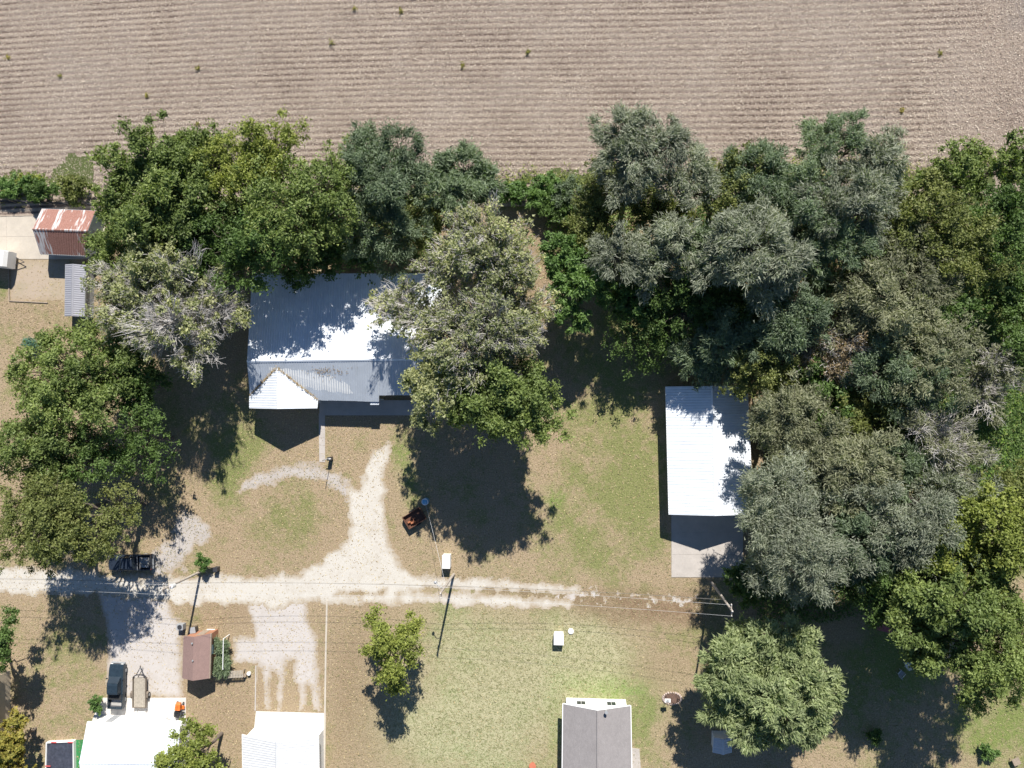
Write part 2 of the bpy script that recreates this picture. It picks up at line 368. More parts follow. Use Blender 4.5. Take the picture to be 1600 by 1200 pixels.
# yards and woods floor with cover amounts
BL = [ # px, py, rx, ry, green, brown, lush, mottle
 (930,780,90,160,0.5,0,0,0),(450,820,70,40,0.35,0,0,0),(360,700,50,60,0.3,0,0,0),(1010,740,35,110,0.45,0,0,0),(870,762,16,16,0,0,0.75,0),(1000,780,40,40,0.3,0,0,0),(950,620,70,50,0.25,0,0,0),
 (800,1060,170,110,0.1,0,0,0.9),(930,1010,60,50,0.1,0,0,0.8),(700,1160,110,60,0.1,0,0.1,0.8),
 (930,1074,66,18,0.3,0,1.8,0),(860,1130,14,70,0.6,0,0.35,0),(1010,1120,25,60,0.5,0,0.25,0),(720,990,40,40,0.3,0,0.15,0.2),
 (715,1095,14,30,0,0,0.5,0),(760,1190,70,14,0.2,0,0.5,0.3),
 (990,940,130,24,-0.2,1.0,0,0),(780,925,150,10,0,0.9,0,0),(560,1080,50,120,-0.4,0.55,0,0),(1020,1040,80,40,-0.1,0.25,0,0),
 (430,830,90,60,0.0,0.1,0,0),(460,800,50,30,0.2,0,0,0),(350,690,40,60,0.4,0,0.1,0),(640,730,20,60,0.3,0,0.4,0),(260,560,80,160,0.3,0.2,0,0),
 (110,1050,80,80,0.35,0,0,0),(60,500,70,60,0.15,0.1,0,0),(340,960,60,40,-0.3,0.25,0,0),(350,1110,60,60,-0.5,0.2,0,0),
 (1585,655,75,110,0.8,0,2.2,0),(1560,450,70,90,0.6,0.2,0.3,0),(1460,700,60,50,0.3,0,0.9,0),(1430,290,60,15,0.4,0,0.8,0),(1300,500,190,200,0.2,0.6,0,0),
 (1400,1020,60,60,0.9,0,0.3,0),(1560,1140,60,50,0.6,0,0.35,0),(1320,1130,40,60,0.3,0,0.1,0),(1250,350,300,80,0.1,0.4,0,0),
 (60,295,150,12,0.5,0,0.7,0),(850,300,120,14,0.5,0,0.7,0),(850,420,25,130,0.1,0.35,0,0),(100,325,100,8,0.3,0,0,0),(970,540,100,60,0.5,0,0.1,0),
 (580,410,120,30,0.2,0.4,0,0),(1110,950,30,60,0.3,0,0.15,0),
]
gx = np.arange(U(-60, 600).x-25, U(1660, 600).x+25, 0.65); gy = np.arange(U(800, 1250).y-30, YF+0.3, 0.65)
X, Y = np.meshgrid(gx, gy); n0, n1 = X.shape
chan = np.zeros((4,)+X.shape)
wob = fbm(X*0.12, Y*0.12, 5)*6; wob2 = fbm(X*0.12+40, Y*0.12, 7)*6
for (px, py, rx, ry, g, b, l, mo) in BL:
    p = U(px, py); d = ((X+wob-p.x)/(rx*0.08))**2+((Y+wob2-p.y)/(ry*0.08))**2
    k = 1/(1+np.maximum(d, 0)**2*1.6)
    for c_, a in enumerate((g, b, l, mo)): chan[c_] += k*a
chan = np.clip(chan, -1, 1)
I = np.arange(n0*n1).reshape(n0, n1); Fq = np.stack([I[:-1, :-1], I[:-1, 1:], I[1:, 1:], I[1:, :-1]], -1).reshape(-1, 4)
Zl = np.zeros_like(X)
tag(link('lawn', npmesh('lawn', np.stack([X, Y, Zl], -1).reshape(-1, 3), Fq,
    {'green': chan[0].ravel(), 'brown': np.clip(chan[1], 0, 1).ravel(), 'lush': np.clip(chan[2], 0, 1).ravel(), 'mottle': np.clip(chan[3], 0, 1).ravel()}), LAWN), kind='structure')

def patch(name, polys, z, mat, cell=0.2, amp=1.2, freq=0.9, minus=(), seed=1, bias=0.0):
    P = [PX(p) for p in polys]; allp = [q for p in P for q in p]
    x0 = min(q.x for q in allp)-2; x1 = max(q.x for q in allp)+2; y0 = min(q.y for q in allp)-2; y1 = max(q.y for q in allp)+2
    gx = np.arange(x0, x1, cell); gy = np.arange(y0, y1, cell); X, Y = np.meshgrid(gx, gy)
    d = np.full(X.shape, -1e9)
    for p in P: d = np.maximum(d, sdf(X, Y, p))
    for p in minus: d = np.minimum(d, -sdf(X, Y, PX(p)))
    v = d+bias+amp*(fbm(X*freq, Y*freq, seed, 5)*1.6)
    keep = (v[:-1, :-1] > 0)
    rng = np.random.default_rng(seed)
    Xj = X+(rng.random(X.shape)-0.5)*cell*0.8; Yj = Y+(rng.random(X.shape)-0.5)*cell*0.8
    n0, n1 = X.shape; I = np.arange(n0*n1).reshape(n0, n1)
    Fq = np.stack([I[:-1, :-1], I[:-1, 1:], I[1:, 1:], I[1:, :-1]], -1)[keep]
    u, inv = np.unique(Fq, return_inverse=True)
    Vt = np.stack([Xj.ravel()[u], Yj.ravel()[u], np.full(len(u), z)], -1)
    e = np.clip(1-v.ravel()[u]/0.8, 0, 1)
    o = link(name, npmesh(name, Vt, inv.reshape(-1, 4), {'edge': e}), mat)
    return tag(o, kind='structure')
patch('gravel_road', [
  [(-60,888),(100,892),(180,905),(260,905),(430,903),(520,900),(620,904),(625,941),(480,938),(430,948),(260,940),(150,926),(-60,926)],
  [(600,903),(700,906),(800,911),(850,914),(900,922),(850,923),(780,919),(700,916),(600,921)],
  [(590,929),(700,931),(800,935),(860,940),(890,946),(820,946),(700,942),(590,940)],
  [(455,906),(510,872),(538,845),(552,820),(546,800),(545,775),(540,762),(562,765),(576,730),(588,700),(606,700),(602,730),(597,770),(600,820),(603,850),(622,880),(645,905),(640,926),(455,926)]],
  0.012, GRAVEL, 0.17, 1.1, 0.8, minus=[[(520,925),(600,924),(600,930),(520,931)],[(1000,900),(1000,960),(930,960),(930,900)]], seed=11, bias=0.35)
patch('old_drive', [[(375,768),(388,745),(415,735),(460,727),(500,727),(530,742),(545,765),(556,792),(540,785),(520,757),(490,750),(440,752),(405,757)],
  [(236,872),(262,840),(290,800),(328,812),(325,838),(300,862),(285,885),(250,900),(238,895)]], 0.008, OLDCON, 0.17, 1.7, 0.9, seed=23, bias=0.15)
patch('worn_patches', [[(860,920),(1090,930),(1090,948),(870,946)]], 0.008, LIGHTCON, 0.15, 3.0, 1.5, seed=31, bias=-0.75)
patch('shared_drive', [[(150,914),(262,925),(270,960),(283,975),(285,1091),(165,1091),(168,1000),(160,960)],
  [(385,925),(480,935),(483,972),(497,1000),(500,1111),(400,1111),(400,1040),(362,1037),(362,995),(396,993),(388,960)]],
  0.006, LIGHTCON, 0.2, 0.5, 0.9, seed=41, minus=[[(402,1042),(409,1045),(411,1112),(402,1112)],[(423,1048),(431,1052),(433,1112),(420,1112)],
   [(446,1034),(458,1034),(458,1065),(466,1070),(466,1112),(440,1112),(444,1070)],[(480,1070),(486,1075),(488,1112),(475,1112)]])
patch('dirt_yard', [[(15,405),(106,405),(106,472),(15,470)]], 0.006, SAND, 0.25, 0.15, 0.9, seed=51)
patch('field_margin', [[(-60,262),(60,268),(115,235),(150,250),(160,300),(-60,300)],[(780,280),(930,262),(930,300),(780,300)],[(1400,275),(1660,262),(1660,300),(1400,300)]], 0.14, TUFT, 0.25, 3, 0.6, seed=61, bias=-0.4)

def slabs(name, c4, nu, nv_, z, mat, gap=0.03, thick=0.05):
    """rectangular concrete area made of separate slabs; c4 px corners"""
    A, B, C_, D = PX(c4)
    cen = (A+B+C_+D)/4; root = bpy.data.objects.new(name, None)
    b = MB(); b.prism([(*p.xy, 0.0) for p in (A, B, C_, D)], [(*p.xy, z-0.02) for p in (A, B, C_, D)])
    base = b.build(name, concrete); tag(base, kind='structure'); bpy.data.objects.remove(root)
    def P(u, v): return A*(1-u)*(1-v)+B*u*(1-v)+C_*u*v+D*(1-u)*v
    W = (B-A).length; L = (D-A).length
    for i in range(nu):
        for j in range(nv_):
            gu, gv = gap/2/W, gap/2/L
            q = [P(i/nu+gu, j/nv_+gv), P((i+1)/nu-gu, j/nv_+gv), P((i+1)/nu-gu, (j+1)/nv_-gv), P(i/nu+gu, (j+1)/nv_-gv)]
            s = MB(); s.prism([(*p.xy, 0.002) for p in q], [(*p.xy, z+random.uniform(-.004, .004)) for p in q])
            s.build('slab', mat, base, bevel=0.01)
    return base
random.seed(4)
slabs('concrete_pad', [(-40,334),(165,336),(165,405),(-40,405)], 4, 2, 0.05, concrete_tan)
slabs('garage_apron', [(1049,796),(1162,796),(1160,902),(1049,902)], 2, 3, 0.05, concrete)
slabs('shop_apron', [(400,1111),(507,1114),(507,1150),(396,1148)], 3, 1, 0.05, concrete_pale)
slabs('house_apron', [(158,1090),(291,1090),(290,1128),(143,1128)], 4, 2, 0.05, concrete_pale)
slabs('front_walk', [(498,646),(508,646),(508,722),(499,722)], 1, 6, 0.04, concrete)
slabs('patio', [(984,1168),(999,1170),(1002,1215),(984,1215)], 1, 3, 0.05, concrete)
def strip(name, pts, wd, z, mat):
    b = MB(); P = PX(pts)
    for a, c in zip(P[:-1], P[1:]):
        t = (c-a).normalized(); n = Vector((-t.y, t.x, 0))*wd/2
        b.prism([a-n, c-n, c+n, a+n], [q+Vector((0, 0, z)) for q in (a-n, c-n, c+n, a+n)])
    return b.build(name, mat)
tag(strip('concrete_edging', [(511,938),(509,1030),(508,1112),(507,1210)], 0.22, 0.07, concrete_tan), kind='structure')
tag(strip('concrete_edging', [(400,1040),(399,1110)], 0.15, 0.06, concrete), kind='structure')
tag(strip('timber_edging', [(14,405),(15,470),(75,473)], 0.14, 0.12, wood), kind='structure')

# scattered pieces nobody could count -------------------------------------------------
def scatter(name, xs, ys, zs, ln, wd, mat, rng, up=0.25, yaw=None, tint=None):
    n = len(xs); a = rng.random(n)*2*np.pi if yaw is None else yaw
    t = np.stack([np.cos(a), np.sin(a), (rng.random(n)-0.3)*up*2], -1)
    s = np.stack([-np.sin(a), np.cos(a), (rng.random(n)-0.5)*up*2], -1)
    p = np.stack([xs, ys, zs], -1); L = (ln*(0.5+rng.random(n)))[:, None]; W = (wd*(0.5+rng.random(n)))[:, None]
    V = np.stack([p-t*L/2, p+s*W, p+t*L/2], 1).reshape(-1, 3)
    Fc = np.arange(3*n).reshape(n, 3)
    o = link(name, npmesh(name, V, Fc, {'tint': tint if tint is not None else rng.random(n)}), mat)
    return o
rng = np.random.default_rng(3)
n = 190000
x = rng.uniform(fx0, fx1, n); k = rng.integers(int((YF+0.5)/0.762)+1, int(fy1/0.762), n)
hl = np.clip((x-U(1380,100).x)/12+fbm(x*.2, x*0, 4)*2, 0, 1)*0.8; sg = 0.14+0.24*np.clip(fbm(x*0.15, k*0.35, 21)*3+0.2, 0, 1)+hl
y = (k+0.25)*0.762-rowcurve(x)+rng.normal(0, 1, n)*sg
tag(scatter('corn_stubble', x, y, 0.12+rng.random(n)*0.07, 0.23, 0.045, STRAW, rng, 0.5, yaw=rng.normal(0, 1.1, n), tint=np.clip(rng.normal(0.58, 0.30, n), 0, 1)),
    'rows of cut corn stubble and pale residue across the field', 'crop stubble', kind='stuff')
nw = 24; wx = rng.uniform(fx0, fx1, nw); wy = rng.uniform(YF+4, fy1, nw); ii = np.repeat(np.arange(nw), 26)
tag(scatter('field_weeds', wx[ii]+rng.normal(0, .15, len(ii)), wy[ii]+rng.normal(0, .15, len(ii)), .15+rng.random(len(ii))*.25, .4, .09, LEAF['orange'], rng, .8, tint=np.clip(rng.normal(.25, .3, nw)[ii], 0, 1)), 'scattered rusty and green weeds standing in the cut corn', 'weeds', kind='stuff')
# lawn litter and tufts
n = 90000
x = rng.uniform(U(0, 600).x-6, U(1600, 600).x+6, n); y = rng.uniform(U(800, 1200).y-5, YF-1, n)
den = fbm(x*0.09, y*0.09, 77)+0.5+0.35*(x < U(600, 900).x)
m_ = rng.random(n) < den**2*1.2; x, y = x[m_], y[m_]
tag(scatter('fallen_leaves', x, y, np.full(len(x), 0.035), 0.19, 0.07, LITTER, rng, 0.3, tint=np.clip(rng.normal(0.68, 0.28, len(x)), 0, 1)), 'fallen dry leaves lying over the yards and drives', 'leaf litter', kind='stuff')
n = 110000
x = rng.uniform(U(0, 600).x-6, U(1600, 600).x+6, n); y = rng.uniform(U(800, 1200).y-5, YF-1, n)
roads = np.full(n, -9.0)
for pl in ([(-60,886),(260,903),(620,902),(900,915),(905,950),(620,944),(260,942),(-60,928)],[(455,906),(552,820),(540,760),(606,700),(600,820),(645,905)],
           [(150,914),(262,925),(285,975),(293,1130),(140,1135),(168,1000)],[(385,925),(480,935),(500,1000),(508,1160),(390,1160),(400,1040),(362,1037),(362,995)],
           [(-40,332),(165,334),(165,405),(106,405),(106,472),(15,470),(-40,405)],[(1049,796),(1162,796),(1160,902),(1049,902)],[(496,645),(510,645),(510,724),(496,724)]):
    roads = np.maximum(roads, sdf(x, y, PX(pl)))
m_ = roads < -0.2; x, y = x[m_], y[m_]
tag(scatter('grass_tufts', x, y, np.full(len(x), 0.05), 0.22, 0.05, TUFT, rng, 0.5, tint=np.clip(rng.normal(0.62, 0.22, len(x)), 0, 1)), 'short dry grass tufts standing over the lawns', 'grass', kind='stuff')
n = 36000
x = rng.uniform(U(150, 600).x, U(1000, 600).x, n); y = rng.uniform(U(800, 425).y, YF-1, n)
m_ = (sdf(x, y, PX([(165,290),(165,350),(230,420),(385,420),(385,405),(690,405),(690,290)])) > 0) | ((sdf(x, y, PX([(860,290),(870,480),(960,560),(1180,570),(1180,290)])) > 0) & (rng.random(n) < .8)); x, y = x[m_], y[m_]
tag(scatter('brush', x, y, 0.1+rng.random(len(x))*0.9, 0.36, 0.15, LEAF['green'], rng, 0.8), 'low shaded brush between the tree row and the back of the big house', 'undergrowth', kind='stuff')
# weeds in the wood floor
n = 100000
x = rng.uniform(U(1050, 600).x, U(1640, 600).x, n); y = rng.uniform(U(800, 960).y, YF-1, n)
ins = sdf(x, y, PX([(1180,1000),(1200,560),(900,330),(1640,290),(1640,800),(1560,900)])); m_ = ins > 0
x, y = x[m_], y[m_]
tag(scatter('undergrowth', x, y, 0.1+rng.random(len(x))*0.9, 0.34, 0.14, LEAF['dark'], rng, 0.8), 'low weeds and brush covering the floor of the wood', 'undergrowth', kind='stuff')
n = 26000
x = rng.uniform(fx0, fx1, n); yb = YF+0.5+fbm(x*0.12, x*0, 5)*3.0
y = yb+rng.normal(-0.3, 0.9, n)
m_ = ((x < U(165, 290).x) | (x > U(560, 290).x)) & (rng.random(n) < 0.4+fbm(x*0.3, x*0+3, 15)); x, y = x[m_], y[m_]
tag(scatter('weedy_margin', x, y, 0.15+rng.random(len(x))*0.6, 0.4, 0.08, LEAF['lime'], rng, 0.9), 'strip of tall weeds along the edge of the corn field', 'weeds', kind='stuff')

# ------------------------------------------------------------------ trees
def unit(v): return v/np.maximum(np.linalg.norm(v, axis=-1, keepdims=True), 1e-6)
def tubes_np(paths, radii, n=4):
    """paths (m,k,3), radii (m,k) -> V, quads"""
    m, k, _ = paths.shape
    T = unit(np.gradient(paths, axis=1)); ref = np.where(np.abs(T[..., 2:3]) > 0.9, np.array([1., 0, 0]), np.array([0, 0, 1.]))
    A = unit(np.cross(T, ref)); B = np.cross(T, A)
    an = np.arange(n)*2*np.pi/n
    V = paths[:, :, None]+(A[:, :, None]*np.cos(an)[None, None, :, None]+B[:, :, None]*np.sin(an)[None, None, :, None])*radii[:, :, None, None]
    I = np.arange(m*k*n).reshape(m, k, n); J = np.roll(I, -1, 2)
    Q = np.stack([I[:, :-1], J[:, :-1], J[:, 1:], I[:, 1:]], -1).reshape(-1, 4)
    return V.reshape(-1, 3), Q
def curve(a, b, k, rng, sag=0.15, jit=0.06):
    t = np.linspace(0, 1, k)[None, :, None]; L = np.linalg.norm(b-a, axis=-1)[:, None, None]
    p = a[:, None]*(1-t)+b[:, None]*t
    w_ = np.sin(np.pi*t); off = rng.normal(0, 1, (len(a), 1, 3))*L*jit
    p = p+w_*off; p[..., 2] += (w_[..., 0]*L[..., 0]*sag); p[:, 1:-1] += rng.normal(0, 1, p[:, 1:-1].shape)*L*jit*0.3
    return p
STY = { # leaf material, bark, leaves/m2, leaf len, width, elongation mode, puff radius, gap
 'green':  dict(leaf='green', lm2=300, ln=0.27, wd=0.085, pr=1.0, along=0.4),
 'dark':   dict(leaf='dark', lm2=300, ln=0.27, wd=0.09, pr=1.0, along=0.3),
 'broad':  dict(leaf='vivid', lm2=230, ln=0.34, wd=0.16, pr=0.95, along=0.1),
 'vivid':  dict(leaf='vivid', lm2=300, ln=0.34, wd=0.09, pr=0.7, along=0.9),
 'lime':   dict(leaf='lime', lm2=270, ln=0.27, wd=0.09, pr=0.9, along=0.3),
 'bluegreen': dict(leaf='bluegreen', lm2=320, ln=0.40, wd=0.055, pr=1.1, along=0.9),
 'grey':   dict(leaf='grey', lm2=320, ln=0.42, wd=0.05, pr=1.15, along=1.0),
 'greyolive': dict(leaf='greyolive', lm2=300, ln=0.40, wd=0.052, pr=1.1, along=0.9),
 'olive':  dict(leaf='olive', lm2=250, ln=0.27, wd=0.085, pr=0.9, along=0.3),
 'pale':   dict(leaf='pale', lm2=150, ln=0.27, wd=0.11, pr=0.8, along=0.2, bark=bark_pale),
 'spray':  dict(leaf='spray', lm2=330, ln=0.44, wd=0.075, pr=0.75, along=1.2),
 'brown':  dict(leaf='brown', lm2=120, ln=0.35, wd=0.07, pr=1.0, along=0.8, bark=bark_mid),
 'orange': dict(leaf='orange', lm2=280, ln=0.28, wd=0.13, pr=0.6, along=0.2),
 'spruce': dict(leaf='spruce', lm2=350, ln=0.26, wd=0.05, pr=0.5, along=1.0),
}
NT = [0]
def tree(name, px, py, rx, ry, h, sty, label, lobes=None, dens=1.0, base=None, seed=None, crown_frac=0.62, cat='tree', group=None, bare=0, depth=0.36, hs=1.3, lk=1.28, outl=0.12):
    st = STY[sty]; sd_ = seed or (1000+NT[0]); NT[0] += 1
    rng = np.random.default_rng(sd_)
    if cat == 'tree': h = h*hs; rx, ry = rx*1.10, ry*1.10
    zc = h*crown_frac; c = np.array(U(px, py, zc+h*depth*0.35)); c[2] = zc; sc = 0.08*(1-zc/H)
    Rx, Ry = rx*sc, ry*sc; Rz = h*depth
    b = np.array(U(*base)) if base else np.array([c[0], c[1], 0.0]); b[2] = -0.1
    root = empty(name, (b[0], b[1], 0), 0, label, cat, group)
    # lobes
    Rm = (Rx+Ry)/2
    nl = lobes or int(np.clip(round(Rm*Rm*0.30), 5, 22))
    ga = np.arange(nl)*2.39996+rng.random()*6; q = np.sqrt((np.arange(nl)+0.5)/nl)
    q = q*(0.80+0.16*rng.random(nl)); ga = ga+rng.normal(0, 0.25, nl)
    lc = np.stack([np.cos(ga)*q*Rx, np.sin(ga)*q*Ry, Rz*(np.sqrt(np.clip(1-q*q, 0, 1))*rng.uniform(0.25, 1.0, nl)-0.25)], -1)*np.array([0.88, 0.88, 1.0])
    lr = Rm*(lk/np.sqrt(nl))*rng.uniform(0.55, 1.35, nl)*(1.15-0.35*q)
    lc += c; lc[:, 2] = np.maximum(lc[:, 2], lr*0.6+0.4)
    # puffs on lobes
    pr = st['pr']*min(1, 0.35+Rm*0.12)
    npf = np.maximum(5, (lr**2/pr**2*4.2).astype(int)); idx = np.repeat(np.arange(nl), npf)
    d = unit(rng.normal(0, 1, (len(idx), 3))); d[:, 2] = np.abs(d[:, 2])*0.9-0.3; d = unit(d)
    pc = lc[idx]+d*(lr[idx]*np.where(rng.random(len(idx)) < outl, rng.uniform(1.1, 1.5, len(idx)), rng.uniform(0.4, 1.08, len(idx))))[:, None]*np.array([1, 1, 0.85])
    prr = pr*rng.uniform(0.45, 1.1, len(idx))
    pc[:, 2] = np.maximum(pc[:, 2], 0.3)
    # leaves
    if bare < 1:
        lp = np.maximum(8, (prr**2*3.14*st['lm2']*0.245*dens).astype(int))
        if bare: lp = (lp*(rng.random(len(lp)) > bare)).astype(int)
        li = np.repeat(np.arange(len(pc)), lp); n = len(li)
        dd = unit(rng.normal(0, 1, (n, 3))); dd[:, 2] = np.where(dd[:, 2] < -0.3, -dd[:, 2], dd[:, 2])
        rad = prr[li]*np.minimum(np.abs(rng.normal(0.62, 0.36, n)), 1.7)
        pos = pc[li]+dd*rad[:, None]*np.array([1, 1, 0.62])
        out = unit(pos-(lc[idx[li]]*0.6+pc[li]*0.4)); al = st['along']
        t = unit(out*al+rng.normal(0, 0.55, (n, 3))+np.array([0, 0, -0.25*al]))
        nn = unit(np.array([0, 0, 0.55])+out*0.4+rng.normal(0, 0.5, (n, 3)))
        bb = unit(np.cross(nn, t))
        ls = rng.uniform(0.85, 1.3); toff = rng.uniform(-0.12, 0.12)
        L = (1.10*ls*st['ln']*rng.uniform(0.6, 1.3, n))[:, None]; W = (1.12*ls**0.5*st['wd']*rng.uniform(0.7, 1.3, n))[:, None]
        V = np.stack([pos-t*L*0.4-bb*W, pos-t*L*0.4+bb*W, pos+t*L*0.6], 1).reshape(-1, 3)-np.array([b[0], b[1], 0])
        Fc = np.arange(3*n).reshape(n, 3)
        tint = np.clip(0.5+toff+rng.normal(0, 0.15, nl)[idx][li]+rng.normal(0, 0.13, len(pc))[li]+rng.normal(0, 0.22, n), 0, 1)
        link('crown', npmesh('crown', V, Fc, {'tint': tint}), LEAF[st['leaf']], root)
        TRI[0] += n
    # trunk and limbs
    tr = (0.012 if bare else 0.018)*h+0.03; fork = b+(c-b)*np.array([0.35, 0.35, 0]); fork[2] = zc*0.55
    bk = st.get('bark', bark); P_ = []; 
    V1, Q1 = tubes_np(curve(b[None], fork[None], 5, rng, 0, 0.02), np.linspace(tr*1.25, tr*0.8, 5)[None], 8)
    l0 = fork[None]+(lc-fork[None])*0.0+np.array([0, 0, 1.0])*rng.uniform(-0.25, 0.25, nl)[:, None]*zc*0.4
    l0[:, :2] = b[:2]+(fork[:2]-b[:2])*((l0[:, 2:3])/max(fork[2], .1))
    V2, Q2 = tubes_np(curve(l0, lc, 6, rng, 0.10, 0.07), np.linspace(1, 0.28, 6)[None]*np.clip(tr*0.5*np.sqrt(lr/lr.mean()), 0.03, 1)[:, None], 5)
    st0 = lc[idx]*0.72+l0[idx]*0.28*1.0 + rng.normal(0, 0.1, (len(idx), 3))
    V3, Q3 = tubes_np(curve(st0, pc, 3, rng, 0.05, 0.10), np.linspace(1, 0.3, 3)[None]*np.clip(tr*0.16, 0.02, 0.06)*np.ones((len(idx), 1)), 3)
    VV = [V1, V2, V3]; QQ = [Q1, Q2, Q3]
    if bare:
        nb = 12; ii = np.repeat(np.arange(len(pc)), nb); e = pc[ii]+unit(rng.normal(0, 1, (len(ii), 3))+np.array([0, 0, 0.3]))*(prr[ii]*rng.uniform(0.6, 1.5, len(ii)))[:, None]
        s0 = pc[ii]+(st0[ii]-pc[ii])*rng.uniform(0, 0.6, len(ii))[:, None]
        V4, Q4 = tubes_np(curve(s0, e, 3, rng, 0, 0.12), np.array([[0.030, 0.022, 0.012]])*np.ones((len(ii), 1)), 3); VV.append(V4); QQ.append(Q4)
    off = 0; Qs = []
    for v_, q_ in zip(VV, QQ): Qs.append(q_+off); off += len(v_)
    TRI[0] += 2*sum(len(q_) for q_ in QQ)
    o = link('trunk', npmesh('trunk', np.concatenate(VV)-np.array([b[0], b[1], 0]), np.concatenate(Qs)), bark_pale if bare else bk, root)
    return root
TRI = [0]
